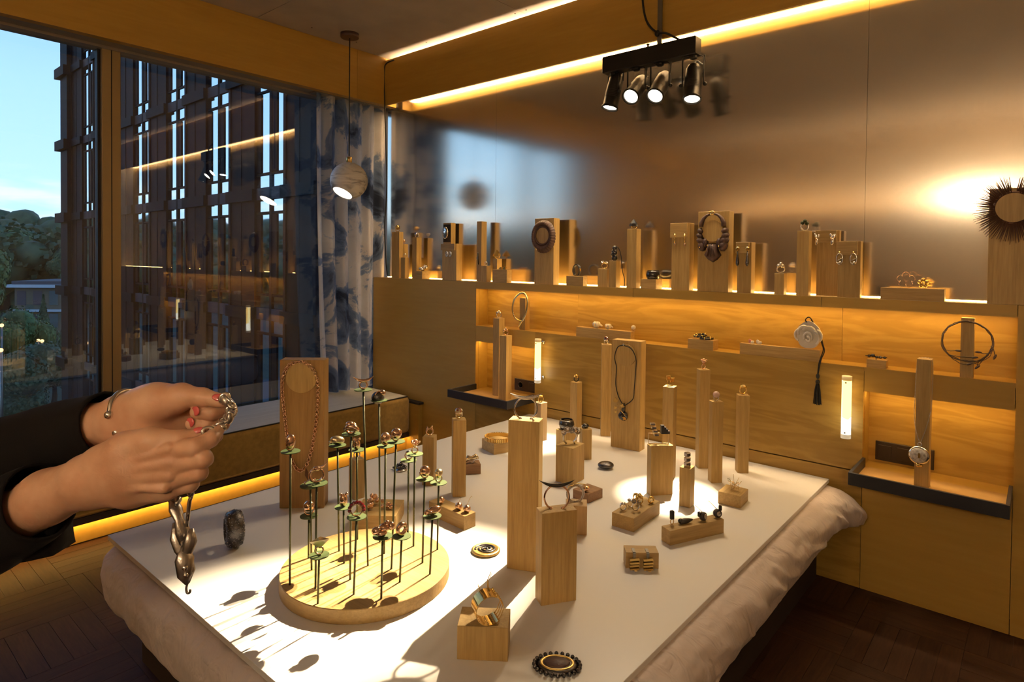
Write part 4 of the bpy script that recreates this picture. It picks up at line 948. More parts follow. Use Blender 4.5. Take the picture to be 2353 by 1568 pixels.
ring('openwork gold rosette ring on the tallest back pillar', top('b21'), 'coral', 'rose_gold', 'rose_gold', 10, 1.15)
ring('frosted pink stone ring on the pillar in front of the tallest one', top('b22'), 'ball', 'silver', 'rose_quartz', 0, 1.0)
ring('oval citrine ring on the rightmost slim pillar', top('b23'), 'stone', 'gold', 'citrine', 0, 1.45)
ring('rose gold oval ring on the low dark block', on('b10', 1344, 1131), 'slug', 'rose_gold', None, 10, .95)
ring('silver cluster ring on the taller tray pillar at the left', top('t1'), 'multi', 'silver', 'silver', 0, 1.3, 'rings on tray pillars')
ring('rose gold cluster ring on the shorter tray pillar at the left', top('t2'), 'multi', 'rose_gold', 'rose_gold', 0, 1.25, 'rings on tray pillars')
GL = 'rings along the ledge'
ring('gold ball ring on the leftmost ledge pillar', top('l1'), 'ball', 'gold', None, -20, 1.25, GL)
ring('small rose gold ring on the second ledge pillar from the curtain', top('l2'), 'drop', 'rose_gold', None, -20, .9, GL)
ring('small silver ring on the tiny low ledge pillar', top('l2b'), 'stone', 'silver', 'silver', -20, 1.0, GL)
ring('silver ring with blue stone on the third ledge pillar', top('l3'), 'cone', 'silver', 'blue_stone', -10, 1.15, GL)
ring('folded rose and silver ring on the low block at the left of the ledge', top('l4', .6), 'nugget', 'rose_gold', 'silver', -25, 1.3, GL)
ring('gold square tower ring on the small ledge pillar', top('l9'), 'peak', 'gold', 'gold', -20, 1.6, GL)
ring('small silver ring on the lowest pillar beside the black pin', top('l8'), 'stone', 'silver', 'silver', -20, .9, GL)
ring('silver and gold double cup ring on the low ledge pillar', top('l13'), 'open', 'gold', 'silver', -20, 1.3, GL)
ring('black peaked stone ring on the tall slim ledge pillar', top('l15'), 'peak', 'gold', 'ebony', -20, 1.45, GL)
ring('silver knot ring on the low pillar, right half of the ledge', top('l20'), 'multi', 'silver', 'silver', -30, 1.35, GL)
ring('green stone and silver ring on the tall slim pillar, right half of the ledge', top('l21'), 'multi', 'silver', 'stem_green', -30, 1.4, GL)

# squared frame rings on the spotlit pillar
def sqframe(cx, cz, a, r): return MB().tube([(cx-a, 0, cz-a), (cx+a, 0, cz-a), (cx+a, 0, cz+a), (cx-a, 0, cz+a)], r, 6, True)
q = empty('ring', top('b18'), FACE); sqframe(0, .016, .014, .0022).build('band', 'gold', q); sqframe(-.008, .042, .010, .0026).build('square_frame', 'gold', q); sqframe(.012, .030, .010, .0026).build('square_frame', 'gold', q)
for (x, z) in ((-.008, .042), (.012, .030)): MB().b2(x-.007, x+.007, -.003, .003, z-.007, z+.007).build('stone', 'amber_stone', q)
tag(q, 'glowing ring of two squared gold frames on the spotlit pillar', 'ring', 'finger rings on oak pillars')
# stacked facet ring
q = empty('ring', top('b20'), FACE+.2)
for i in range(3): MB().box((0, 0, .011+.0215*i), (.027-.001*i, .020, .019), .003).build('silver_cube', 'silver', q)
tag(q, 'silver ring of stacked square facets on the short pillar in the light pool', 'ring', 'finger rings on oak pillars')

# ------------------------------------------------------------------ cuffs and bangles on the board
def horned(label, key, mh, mc, rz=0.0, s=1.0):
    R = .040; c = MB(); a0, a1 = R_(-62), R_(242)
    c.ring((0, 0, R*.90), R, .0030, 'y', 34, 8, a0, a1)
    ends = [('end_ball', mc, MB().ell((R*math.cos(a), 0, R*.90+R*math.sin(a)), .0052, 10, 7)) for a in (a0, a1)]
    horn = crescent(.058, .018, .0062, 2*R-.006, 28)
    o = thing('cuff_bracelet', label, 'bracelet', top(key), FACE+rz, [('cuff', mc, c), ('horn', mh, horn)]+ends, 'horned cuffs on front pillars', scale=s)
horned('open silver cuff with a silver horn crescent on the tallest front pillar', 'b7', 'silver', 'silver', R_(-12))
horned('open gold cuff with a black horn crescent on the shorter front pillar', 'b8', 'ebony', 'rose_gold', R_(-8))
# spiky gold bangle
p = U(1143, 1004, z=TOP['b6']['z']); tb = MB().lathe([(.066, 0), (.071, .0), (.071, .020), (.066, .020), (.066, 0)], n=56, cap=False, smooth=False); tt = MB()
for i in range(46):
    a = 2*PI*i/46; tt.box((.0745*math.cos(a), .0745*math.sin(a), .0105), (.009, .0052, .021), 0, a)
bc = face_loc('b6', 0, .06, .0685)
thing('bangle', 'gold bangle with square teeth lying on a low block', 'bracelet', (bc[0], bc[1], bc[2]), 0, [('band', 'gold_brushed', tb), ('teeth', 'gold', tt)])
# folded sheet ring
thing('ring', 'crumpled silver-gold sheet ring on the dark block', 'ring', top('b5', .5, .4), FACE, [('fold', 'pale_gold', MB().tube([(-.034, 0, .014), (-.018, -.006, .030), (0, .006, .022), (.02, -.004, .034), (.036, .004, .022)], [.010, .015, .011, .016, .006], 7)), ('band', 'silver', MB().ring((0, 0, .012), .012, .0024))], scale=.95)
# pale resin cuff
thing('cuff_bracelet', 'pale translucent cuff with bronze wire behind the black horned cuff', 'bracelet', top('b9', .45, .55), FACE, [('cuff', 'smoky_quartz', MB().ring((0, 0, .034), .034, .005, 'y', 32, 10)), ('wire', 'gold', MB().tube([(-.036, 0, .042), (-.030, -.002, .066), (.012, 0, .074), (.040, .002, .068), (.044, 0, .050)], .0020, 6))])
# crystal cuff
def crystal(c, s, seed):
    r = random.Random(seed); return MB().lathe([(.0005, -.9*s), (.75*s, -.45*s), (s, .1*s), (.7*s, .6*s), (.0005, .85*s)], c, 7, (r.uniform(-.4, .4), r.uniform(-.4, .4), 1), smooth=False)
cc_ = MB()
for i, (x, z, s) in enumerate(((-.034, .058, .015), (-.016, .070, .019), (.006, .068, .018), (.026, .066, .021), (.040, .056, .013))): m_ = crystal((x, (i % 2)*.008, z), s, i); cc_.add(m_.v, m_.f, False)
thing('cuff_bracelet', 'silver cuff topped with clear smoky crystals on a square block', 'bracelet', top('b15'), FACE, [('cuff', 'silver', MB().tube([(-.020, 0, .004), (-.034, .002, .020), (-.036, 0, .044), (-.02, -.004, .062), (.02, 0, .060), (.036, .002, .040), (.028, 0, .022), (.016, -.003, .014), (.022, -.002, .003)], [.005, .004, .0045, .006, .006, .005, .0042, .004, .005], 8)), ('crystals', 'smoky_quartz', cc_)])
# round black cuffs
def potcuff(label, loc, dots, s=1.0, rz=FACE):
    pr = [(.036, .0), (.046, .012), (.050, .030), (.046, .050), (.038, .062), (.035, .060), (.043, .048), (.046, .030), (.042, .012), (.034, .004), (.036, .0)]
    d = MB(); marks = [(-1.0, .045), (-.2, .012), (-1.9, .020), (-2.6, .046), (.5, .030), (-1.45, .05)]
    for a, z in marks:
        r = .0505-.6*abs(z-.03)**1.3*2.4
        if dots: d.lathe([(.0065, 0), (.006, .0015), (.0005, .0022)], (r*math.cos(a), r*math.sin(a), z), 14, (math.cos(a), math.sin(a), (z-.03)*8))
        else: d.tube([(r*math.cos(a-.12), r*math.sin(a-.12), z-.004), (r*math.cos(a+.12), r*math.sin(a+.12), z+.006)], .0013, 6)
    thing('cuff_bracelet', label, 'bracelet', loc, rz, [('cuff', 'ebony', MB().lathe(pr, n=36, cap=False)), ('inlay', 'gold', d)], 'round black cuffs', scale=s)
potcuff('round black cuff inlaid with gold dots on the board', top('b13', .5, .5), True, .92)
potcuff('round black cuff with thin gold dashes on the ledge', top('l16', .62, .45), False, .88, R_(-20))
# stepped bracelet
st_ = MB(); dk = MB()
for i in range(4): st_.b2(-.030+.006*i-.010, -.030+.006*i+.010, -.010, .010, .058+.012*(3-i)-.005*i, .066+.012*(3-i)-.005*i)
for i in range(4): dk.b2(.010+.009*i, .024+.009*i, -.009, .009, .052, .052+.040-.009*i)
thing('cuff_bracelet', 'squared metal bracelet with silver and black steps on an oak block', 'bracelet', top('b19', .5, .42), R_(53)-PI/2+R_(90)-.15, [('frame', 'pale_gold', MB().tube([(-.048, 0, .004), (.048, 0, .004), (.048, 0, .055), (-.048, 0, .055)], .0032, 6, True)), ('silver_steps', 'silver', st_), ('black_steps', 'ebony_matt', dk)])
# hinged gold bracelet
R = .040; hb = MB()
vs = []; n = 44
for i in range(n+1):
    a = R_(62)+R_(246)*i/n
    for (rr, yy) in ((R, -.024), (R, .024), (R-.0018, .024), (R-.0018, -.024)): vs.append((rr*math.cos(a), yy, R+rr*math.sin(a)))
hb.add(vs, [(i*4+k, i*4+(k+1) % 4, i*4+4+(k+1) % 4, i*4+4+k) for i in range(n) for k in range(4)]+[(0, 1, 2, 3), (n*4+3, n*4+2, n*4+1, n*4)], False)
hw = MB(); bl = MB(); rv = MB(); hx = MB()
for k in range(4):
    y = -.018+.012*k; hw.tube([(R*math.cos(R_(62)), y, R+R*math.sin(R_(62))), (R*1.02*math.cos(R_(30)), y, R*1.01+R*math.sin(R_(30))), (R*1.05, y, R), (R*1.0*math.cos(R_(-35)), y, R+R*math.sin(R_(-35))), (R*math.cos(R_(-52)), y, R+R*math.sin(R_(-52)))], .0011, 6)
    for a in (62, -52): bl.ell((R*1.04*math.cos(R_(a)), y, R+R*1.04*math.sin(R_(a))), .0042, 9, 6)
for a in (200, 222, 250, 262, 290):
    for k in range(5): rv.ell(((R-.0026)*math.cos(R_(a)), -.018+.009*k, R+(R-.0026)*math.sin(R_(a))), .0013, 6, 4)
for y in (-.012, -.004): hx.tube([(.010, y, 2*R-.004), (-.010, y, 2*R-.006), (-.024, y, 2*R+.010), (-.030, y, 2*R+.032)], [.0016, .0014, .0012, .0005], 6)
for y in (.006, .014): hx.tube([(.020, y, 2*R-.012), (.004, y, 2*R+.004), (.003, y, 2*R+.026), (.014, y, 2*R+.050)], [.0016, .0014, .0012, .0005], 6)
hx2 = hx
c28 = on('b28', 1120, 1428)
thing('bracelet', 'gold hinged bracelet with wires and curved spikes on the foreground cube', 'bracelet', c28, FACE+.12, [('band', 'gold', hb), ('wires', 'gold', hw), ('beads', 'gold', bl), ('rivets', 'gold_brushed', rv), ('spikes', 'gold_brushed', hx2)])

# upright bristled dark cuff
pb = U(538, 1258, z=ZB); R = .047
cf = MB(); n = 40
pr = [(-.024, -.020), (-.004, -.034), (.020, -.026), (.030, 0), (.020, .026), (-.004, .034), (-.024, .020), (-.026, 0)]
vs = []
for i in range(n):
    a = 2*PI*i/n; sx, sz = .80, 1.0
    for (dr, dy) in pr: vs.append(((R+dr*.8)*sx*math.cos(a), dy*.95, .070+(R+dr*.8)*sz*math.sin(a)))
cf.add(vs, [(i*8+k, i*8+(k+1) % 8, ((i+1) % n)*8+(k+1) % 8, ((i+1) % n)*8+k) for i in range(n) for k in range(8)], True)
br = MB(); rn = random.Random(3)
for _ in range(520):
    a = rn.uniform(0, 2*PI); k = rn.randrange(0, 6); f = rn.random(); p0, p1 = pr[k], pr[k+1]; dr = p0[0]*(1-f)+p1[0]*f; dy = p0[1]*(1-f)+p1[1]*f
    c = ((R+dr*.8)*.8*math.cos(a), dy*.95, .070+(R+dr*.8)*math.sin(a)); br.ell(c, .0019, 5, 4)
thing('cuff_bracelet', 'upright blackened cuff covered in tiny bristles at the left of the board', 'bracelet', (pb[0], pb[1], ZB), R_(-17), [('cuff', 'silver_black', cf), ('bristles', 'granule', br)])

# ------------------------------------------------------------------ brooches on the board
pb = U(1116, 1268, z=ZB)
sp = MB(); sp.lathe([(.001, .0), (.050, .0), (.056, .004), (.056, .009), (.050, .013), (.046, .011), (.001, .009)], n=40)
spi = MB(); pts = []
for i in range(90): t = i/89; a = t*2*PI*2.6; r = .006+.036*t; pts.append((r*math.cos(a), r*math.sin(a)*.92, .0115))
spi.tube(pts, .0048, 7, flat=.6)
thing('brooch', 'round gold brooch with a dark spiral, beside the ring stem base', 'brooch', (pb[0], pb[1], ZB), .4, [('disc', 'gold_brushed', sp), ('spiral', 'silver_black', spi)], scale=.95)
pb = U(1280, 1533, z=ZB)
ov = MB().lathe([(.001, 0), (.060, 0), (.064, .006), (.054, .013), (.001, .015)], n=44); ov.v = [(x*1.0, y*.74, z) for x, y, z in ov.v]
rim = MB().ring((0, 0, .0125), .048, .0055, 'z', 40, 8, flat=.6); rim.v = [(x, y*.70, z) for x, y, z in rim.v]
cen = MB().lathe([(.001, .012), (.042, .012), (.036, .017), (.001, .019)], n=36); cen.v = [(x, y*.66, z) for x, y, z in cen.v]
bd = MB()
for i in range(24): a = 2*PI*i/24; bd.ell((.070*math.cos(a), .053*math.sin(a), .0075), .0066, 9, 6)
thing('brooch', 'oval dark brooch edged with beads at the front of the board', 'brooch', (pb[0], pb[1], ZB), FACE-.25, [('plate', 'silver_black', ov), ('gold_rim', 'gold_brushed', rim), ('dark_centre', 'leather_brown', cen), ('beads', 'silver_black', bd)], scale=.88)
pb = U(1392, 1077, z=ZB)
thing('brooch', 'dark pebble-shaped brooch with a pitted surface near the middle of the board', 'brooch', (pb[0], pb[1], ZB), .8, [('dome', 'silver_black', MB().ell((0, 0, .020), (.046, .040, .020), 26, 14)), ('pits', 'silver_dull', cluster(26, .036, .0035, 6, (0, 0, .008), True))], scale=.92)
pb = U(921, 1082, z=ZB)
thing('brooch', 'dark silver berry cluster brooch seen between the stems', 'brooch', (pb[0], pb[1], ZB), .3, [('base', 'silver_dull', MB().lathe([(.03, 0), (.032, .006), (.02, .012)], n=20)), ('berries', 'silver_black', cluster(30, .028, .0075, 9, (0, 0, .012), True).ell((-.044, 0, .010), .006).tube([(-.044, 0, .01), (-.02, 0, .012)], .002, 5))])
tb_ = MB(); rn = random.Random(21)
for _ in range(17):
    c = Vector((rn.uniform(-.022, .022), rn.uniform(-.015, .015), rn.uniform(.016, .042))); d = Vector((rn.gauss(0, 1), rn.gauss(0, 1), rn.gauss(0, .8))).normalized()*rn.uniform(.016, .030)
    if c.z-abs(d.z) < .002: c.z = abs(d.z)+.002
    tb_.tube([c-d, c+d], .0012, 5)
thing('brooch', 'gold brooch of crossed thin sticks on a low block at the right', 'brooch', top('b24', .55, .5), 0, [('brooch', 'pale_gold', tb_)])

# small rings on the long low block
for (u, v, kind, m, m2, lab, s) in ((1432, 1174, 'stone', 'silver', 'silver', 'small silver ring standing alone at the left end of the ring block', 1.0), (1449, 1166, 'open', 'silver', 'silver', 'small silver cup ring at the back of the ring block', .9),
        (1461, 1174, 'open', 'silver', 'smoky_quartz', 'silver ring with clear bowl in front on the ring block', 1.15), (1469, 1160, 'multi', 'gold', 'gold', 'gold flower ring in the middle of the ring block', 1.15), (1461, 1150, 'stone', 'gold', 'citrine', 'small gold ring farthest back on the ring block', .9), (1496, 1158, 'wide', 'gold', None, 'gold band ring alone at the right of the ring block', .8)):
    ring(lab, on('b25', u, v), kind, m, m2, 0, s, 'small rings on the long low block')

# four black jewels on the narrow bar
z26 = TOP['b26']['z']
thing('ring', 'black ring with a narrow loop standing at the left end of the bar', 'ring', on('b26', 1544, 1206), FACE, [('loop', 'gold', MB().ring((0, 0, .012), .010, .0016, sx=.7)), ('slab', 'ebony_matt', MB().box((0, 0, .038), (.016, .012, .034), .002))], 'black jewels on the narrow bar')
thing('ring', 'black ring lying flat, second from the left on the bar', 'ring', on('b26', 1574, 1204), FACE, [('barrel', 'ebony_matt', MB().lathe([(.010, -.022), (.011, 0), (.008, .018), (.003, .034)], (0, 0, .011), 12, (1, .1, .05))), ('tip', 'ebony', MB().ell((-.018, 0, .012), (.012, .010, .010)))], 'black jewels on the narrow bar')
for (u, v, lab, rz, hz_) in ((1615, 1197, 'black round earring with gold wire, third from the left on the bar', .2, 0), (1648, 1190, 'black cylinder earring with gold wire at the right end of the bar', -.3, .012)):
    thing('earring', lab, 'earring', on('b26', u, v), FACE+rz, [('drum', 'ebony_matt', MB().lathe([(.001, -.008), (.015, -.008), (.017, 0), (.015, .010), (.001, .010)], (0, 0, .018), 20, (.35, -.85, .1))), ('lens', 'silver_dull', MB().lathe([(.010, 0), (.009, .002), (.001, .003)], (.004, -.010, .019), 18, (.35, -.85, .1))), ('cap', 'ebony', MB().box((-.014+hz_*2.2, .004, .026+hz_), (.012, .012, .020), .002)), ('wire', 'gold', MB().tube([(.0, 0, .032), (-.022, .004, .054), (-.034, .006, .064)], .0011, 5))], 'black jewels on the narrow bar')

# gold ridged earrings on the small block face
for (x, lab) in ((-.030, 'left of two gold ridged earrings on the small oak block'), (.018, 'right of two gold ridged earrings on the small oak block')):
    rg = MB()
    for i in range(4): rg.plate([(-.016, .038-.011*i), (.017, .041-.011*i), (.019, .035-.011*i), (-.014, .031-.011*i)], -.014-.002*(i % 2), -.004)
    t = thing('earring', lab, 'earring', face_loc('b27', x, 0, 0), TOP['b27']['th'], [('hook', 'steel_grey', MB().b2(-.004, .006, -.006, -.0005, .036, .056).b2(-.004, .006, -.0005, .030, .0565, .0585)), ('ridges', 'gold_brushed', rg), ('bar', 'chrome', MB().b2(-.008, .008, -.024, -.006, .001, .004).b2(-.002, .008, -.034, -.022, .001, .006))], 'gold ridged earrings')

# rose gold balls
for (u, v, lab, wire) in ((1013, 1158, 'rose gold ball ring at the back of the long low block', 0), (1054, 1172, 'left rose gold ball earring with a thin hook', 1), (1073, 1178, 'right rose gold ball earring with a thin hook', 1)):
    ps = [('ball', 'rose_texture', MB().ell((0, 0, .0175), .0175, 16, 11)), ('studs', 'rose_gold', cluster(20, .0175, .0032, 4, (0, 0, .0175)))]
    if wire: ps.append(('hook', 'gold', MB().tube([(0, 0, .034), (.012, .004, .060), (.022, .008, .072), (.026, .010, .066)], .0009, 5)))
    else: ps.append(('band', 'rose_gold', MB().ring((.004, .012, .012), .011, .002)))
    thing('ring' if not wire else 'earring', lab, 'ring' if not wire else 'earring', on('b29', u, v), FACE, ps, 'rose gold ball jewels', scale=.88)
# bead necklace on flat block
bn = empty('necklace', top('b30')); rn = random.Random(8); bm_ = MB().ell((0, 0, 0), .0088, 10, 7).mesh('bead'); bm_.materials.append(MAT['rose_texture'])
for (u, v, n_, s) in ((853, 1158, 6, 1.0), (860, 1153, 5, 1.0), (850, 1170, 5, 1.0), (872, 1160, 4, .9), (886, 1170, 4, .8), (897, 1166, 4, .8), (905, 1172, 3, .8)):
    p = Vector(on('b30', u, v))-Vector(top('b30'))
    for k in range(n_): o = link('bead', bm_, bn, (p.x+rn.uniform(-.012, .012), p.y+rn.uniform(-.012, .012), .009*s+rn.uniform(0, .016)*s)); o.scale = (s, s, s)
tag(bn, 'rose gold bead cluster necklace on the flat block behind the stems', 'necklace')

# ------------------------------------------------------------------ necklaces on stands
def smooth_path(ctrl, n, closed=False):
    P = [Vector(p) for p in ctrl]; L = len(P); out = []
    segs = L if closed else L-1
    for i in range(segs):
        p0 = P[(i-1) % L] if closed or i > 0 else P[0]; p1 = P[i]; p2 = P[(i+1) % L]; p3 = P[(i+2) % L] if closed or i < L-2 else P[-1]
        for k in range(n):
            t = k/n; out.append(.5*((2*p1)+(-p0+p2)*t+(2*p0-5*p1+4*p2-p3)*t*t+(-p0+3*p1-3*p2+p3)*t**3))
    if not closed: out.append(P[-1])
    return out
def resample(pts, step, closed=True):
    P = pts+[pts[0]] if closed else pts; d = [0.0]
    for a, b in zip(P, P[1:]): d.append(d[-1]+(b-a).length)
    n = int(d[-1]/step); out = []; j = 0
    for i in range(n):
        s = d[-1]*i/n
        while d[j+1] < s: j += 1
        f = (s-d[j])/max(1e-9, d[j+1]-d[j]); out.append(P[j].lerp(P[j+1], f))
    return out
ctrl = [(-.012, -.014, .640), (.030, -.014, .628), (.062, -.013, .585), (.070, -.010, .52), (.068, -.008, .44), (.058, -.007, .34), (.040, -.007, .24), (.012, -.007, .175), (-.016, -.007, .172), (-.040, -.007, .215), (-.058, -.007, .30), (-.070, -.008, .40), (-.080, -.010, .50), (-.078, -.013, .57), (-.054, -.014, .622)]
lp = resample(smooth_path(ctrl, 14, True), .0105)
ch = empty('necklace', face_loc('n1', 0, 0, 0), TOP['n1']['th'])
big = MB(); N_ = len(lp)
lm_ = MB().ring((0, 0, 0), .0085, .0017, 'z', 14, 6, sx=.8); lme = lm_.mesh('link'); lme.materials.append(MAT['rose_gold'])
for i, p in enumerate(lp):
    d = (lp[(i+1) % N_]-lp[i-1]).normalized(); o = link('link', lme, ch, p); nrm = Vector((0, -1, 0)); s_ = d.cross(nrm).normalized()
    A = nrm if i % 2 else s_; B = d.cross(A).normalized(); tilt = .5 if i % 2 == 0 else .15; A = (A+nrm*tilt).normalized(); B = d.cross(A).normalized()
    o.rotation_euler = Matrix(((B.x, d.x, A.x), (B.y, d.y, A.y), (B.z, d.z, A.z))).to_euler()
tag(ch, 'long rose gold link chain on the wide necklace stand', 'necklace')

# black cord with fruit pendant
c = smooth_path([(-.004, -.016, .600), (.038, -.015, .585), (.064, -.010, .53), (.060, -.005, .45), (.054, -.005, .36), (.048, -.006, .30), (.010, -.008, .262), (-.010, -.010, .250)], 10)
c2 = smooth_path([(-.010, -.010, .255), (-.042, -.006, .30), (-.060, -.005, .36), (-.060, -.005, .42), (-.058, -.006, .47), (-.068, -.010, .53), (-.045, -.016, .59), (-.004, -.016, .602)], 10)
pen = MB().ell((-.006, -.014, .196), (.027, .014, .030), 18, 12).ell((-.026, -.014, .192), (.012, .010, .018)).tube([(-.008, -.014, .215), (-.004, -.014, .250), (-.006, -.012, .268)], [.014, .010, .006], 10)
lf = MB()
for (x, z, s, a) in ((-.046, .268, 1.25, .2), (-.010, .245, 1.0, -.3), (-.046, .232, .8, .5), (.012, .192, .9, 2.6), (-.042, .210, .7, .9)):
    q_ = [(0, 0), (.009, .004), (.016, .013), (.006, .014), (.0, .026), (-.006, .014), (-.014, .011), (-.008, .003)]
    k0 = len(lf.v); lf.plate([(x+s*(px*math.cos(a)-pz*math.sin(a)), z+s*(px*math.sin(a)+pz*math.cos(a))) for px, pz in q_], -.030, -.027)
lf.tube([(-.040, -.026, .262), (-.024, -.029, .235), (-.006, -.030, .220), (.012, -.029, .200)], .0014, 6)
thing('necklace', 'black cord necklace with black fruit pendant and gold leaves', 'necklace', face_loc('n17', 0, 0, 0), TOP['n17']['th'], [('cord', 'cord_black', MB().tube(c, .0026, 7).tube(c2, .0026, 7)), ('pendant', 'ebony', pen), ('leaves', 'gold', lf), ('clasp', 'silver', MB().ell((-.010, -.018, .606), .006)), ], None)

# brown ruffled collar
def disp_ring(r0, r1, y0, bumps, amp, sz=1.0, drop=0.0, n=120, m=10):
    def fn(i, j):
        a = 2*PI*i; t = j; rad = r0+(r1-r0)*t; w = amp*math.sin(a*bumps)*t
        rad *= 1+.10*drop*max(0, -math.sin(a))*t
        return (rad*math.cos(a), y0-.026*math.sin(PI*min(1, t*1.0))-w, rad*math.sin(a)*sz)
    return MB().grid(fn, n, m)
co = empty('collar_necklace', face_loc('l11', 0, .338, -.002)); 
disp_ring(.058, .104, -.006, 34, .0035, 1.05, 1.2).build('ruffle', 'leather_brown', co)
MB().ring((0, -.018, 0), .062, .007, 'y', 44, 8).build('inner_band', 'leather_brown', co)
tag(co, 'brown ruffled leather collar on a ledge stand', 'necklace')

# carved dark leather necklace
ne = empty('collar_necklace', face_loc('l18', 0, 0, 0))
def carved(poly, y0=-.026, y1=-.004):
    mb = MB(); c = sum((Vector((a, 0, b)) for a, b in poly), Vector())/len(poly); n = len(poly)
    vs = [(a, y1, b) for a, b in poly]+[(c.x+(a-c.x)*.72, y0, c.z+(b-c.z)*.72) for a, b in poly]+[(c.x, y0-.003, c.z)]
    return mb.add(vs, [(i, (i+1) % n, (i+1) % n+n, i+n) for i in range(n)]+[(i+n, (i+1) % n+n, 2*n) for i in range(n)]+[tuple(range(n))[::-1]], True)
zc = .372
for s in (-1, 1):
    a = [R_(x) for x in (82, 60, 36, 12, -6)]
    MB().tube([(s*.066*math.cos(t), -.014, zc+.066*math.sin(t)+.004) for t in a], [.006, .008, .0105, .013, .013], 10).build('strap', 'leather_brown', ne)
    for k, (cx, cz, rx, rz_) in enumerate(((.070, .345, .020, .018), (.074, .318, .023, .018), (.070, .290, .026, .022), (.062, .258, .026, .030), (.040, .278, .016, .030))):
        carved([(s*cx+rx*math.cos(2*PI*i/9), cz+rz_*math.sin(2*PI*i/9)+(.004*s*math.cos(2*PI*i/9))) for i in range(9)]).build('carved_leaf', 'leather_brown', ne)
carved([(-.028, .275), (.028, .275), (.036, .235), (.052, .208), (.030, .182), (.004, .166), (-.026, .182), (-.050, .208), (-.034, .235)], -.032).build('pendant', 'leather_brown', ne)
for i in (-1, 0, 1): MB().tube([(i*.010, -.036, .268), (i*.020, -.036, .200)], [.003, .0045], 6).build('carved_rib', 'leather_brown', ne)
MB().ell((-.066, -.030, .252), .005).ell((-.018, -.034, .262), .005).ell((.046, -.030, .256), .005).build('gold_studs', 'gold', ne)
MB().ring((-.003, -.018, zc+.074), .009, .003, 'y', 16, 6, sx=1.8).build('clasp', 'gold', ne)
tag(ne, 'carved dark brown leather necklace with fan pendant and gold studs', 'necklace')

# sunburst collar
su = empty('collar_necklace', face_loc('l25', 0, .415, -.002))
MB().ring((0, -.012, 0), .066, .0055, 'y', 48, 8).build('inner_band', 'brown_resin', su)
rn = random.Random(12); sm1 = MB().tube([(0, 0, 0), (.5, 0, 0), (1, 0, 0)], [.028, .024, .010], 5)
sme = sm1.mesh('spike'); sme.materials.append(MAT['brown_resin'])
for i in range(128):
    a = R_(98)+R_(344)*i/127; L = rn.uniform(.060, .078)*(1+.22*max(0, -math.sin(a))); o = link('spike', sme, su, (.064*math.cos(a), -.010-.010*rn.random(), .064*math.sin(a)))
    o.rotation_euler = (0, -a+rn.uniform(-.05, .05), 0); o.scale = (L, .085, .085)
tag(su, 'dark spiky sunburst collar at the right edge of the ledge', 'necklace')

# ------------------------------------------------------------------ small jewels along the ledge
thing('brooch', 'silver oval shell brooch on a dark plate at the left of the ledge', 'brooch', face_loc('l5', -.012, TOP['l5']['h']-.080, -.004), 0, [('oval', 'silver', MB().ell((0, -.008, 0), (.036, .010, .048), 18, 12)), ('shell_lines', 'silver_black', MB().ring((0, -.014, -.004), .024, .003, 'y', 20, 6, sx=.8).ring((0, -.016, .006), .014, .003, 'y', 16, 6))])
for k, x in enumerate((-.012, .026)):
    thing('earring', ('left' if k == 0 else 'right')+' small silver hoop earring in front of the oval brooch block', 'earring', face_loc('l6', x, TOP['l6']['h']-.082, -.016), 0, [('hoop', 'silver', MB().ring((0, 0, 0), .019, .0028, 'y', 20, 7, sx=.75)), ('curl', 'silver', MB().ring((.003, -.002, -.002), .010, .0022, 'y', 16, 6, sx=.7))], 'silver hoop earrings on the ledge')
thing('pin', 'thin black pin with silver loop hanging on a ledge pillar', 'pin', face_loc('l7', -.006, TOP['l7']['h']-.275, -.005), 0, [('shaft', 'ebony', MB().tube([(.004, 0, -.055), (0, 0, .040)], .0045, 8)), ('loop', 'silver', MB().ring((-.007, -.002, -.004), .012, .0018, 'y', 16, 6, sx=.5))])
for k, x in enumerate((-.010, .030)):
    thing('earring', ('left' if k == 0 else 'right')+' folded gold tab earring on the low block under the tower ring', 'earring', face_loc('l10', x, TOP['l10']['h'], .02), 0, [('tab', 'gold', MB().plate([(-.012, .003), (.004, .0), (.016, .016), (.002, .018)], -.008, .008)), ('post', 'gold', MB().tube([(-.010, 0, .003), (-.014, 0, .008)], .002, 6))], 'gold tab earrings on the ledge')
bo_ = MB()
for k in range(3): bo_.ring((0, -.006+.006*k, .040+.002*k), .040-.002*k, .0042, 'y', 30, 8, R_(-58), R_(232))
thing('cuff_bracelet', 'open black twisted bracelet on a low ledge block', 'bracelet', top('l12', .5, .5), R_(-20), [('bands', 'ebony_matt', bo_), ('tip', 'gold', MB().box((.040, 0, .046), (.008, .014, .020), .002))], scale=.95)
fg = MB().ell((0, 0, .018), (.019, .017, .022)).ell((.002, 0, .050), (.017, .015, .022)).ell((-.008, -.006, .058), (.011, .010, .012)).ell((0, 0, .080), (.015, .015, .017)).ell((-.014, -.004, .040), (.009, .009, .012))
fc = MB().tube(smooth_path([(.004, .004, .092), (.022, .012, .080), (.036, .020, .030), (.042, .028, -.060), (.060, .026, -.120), (.072, .010, -TOP['l14']['h']+.004)], 8), .0024, 6)
thing('pendant', 'glossy black carved figure pendant with a cord on a low ledge pillar', 'pendant', top('l14', .5, .4), 0, [('figure', 'ebony', fg), ('cord', 'cord_black', fc)])
for k, x in enumerate((-.030, .032)):
    thing('earring', ('left' if k == 0 else 'right')+' thin gold drop pin on the tall earring stand', 'earring', face_loc('l17', x, TOP['l17']['h']-.075, -.016), 0, [('bar', 'gold', MB().tube([(0, 0, .012), (0, 0, -.040)], .003, 7)), ('drop', 'rose_gold', MB().ell((.002, 0, -.052), (.005, .005, .010)))], 'gold drop pins')
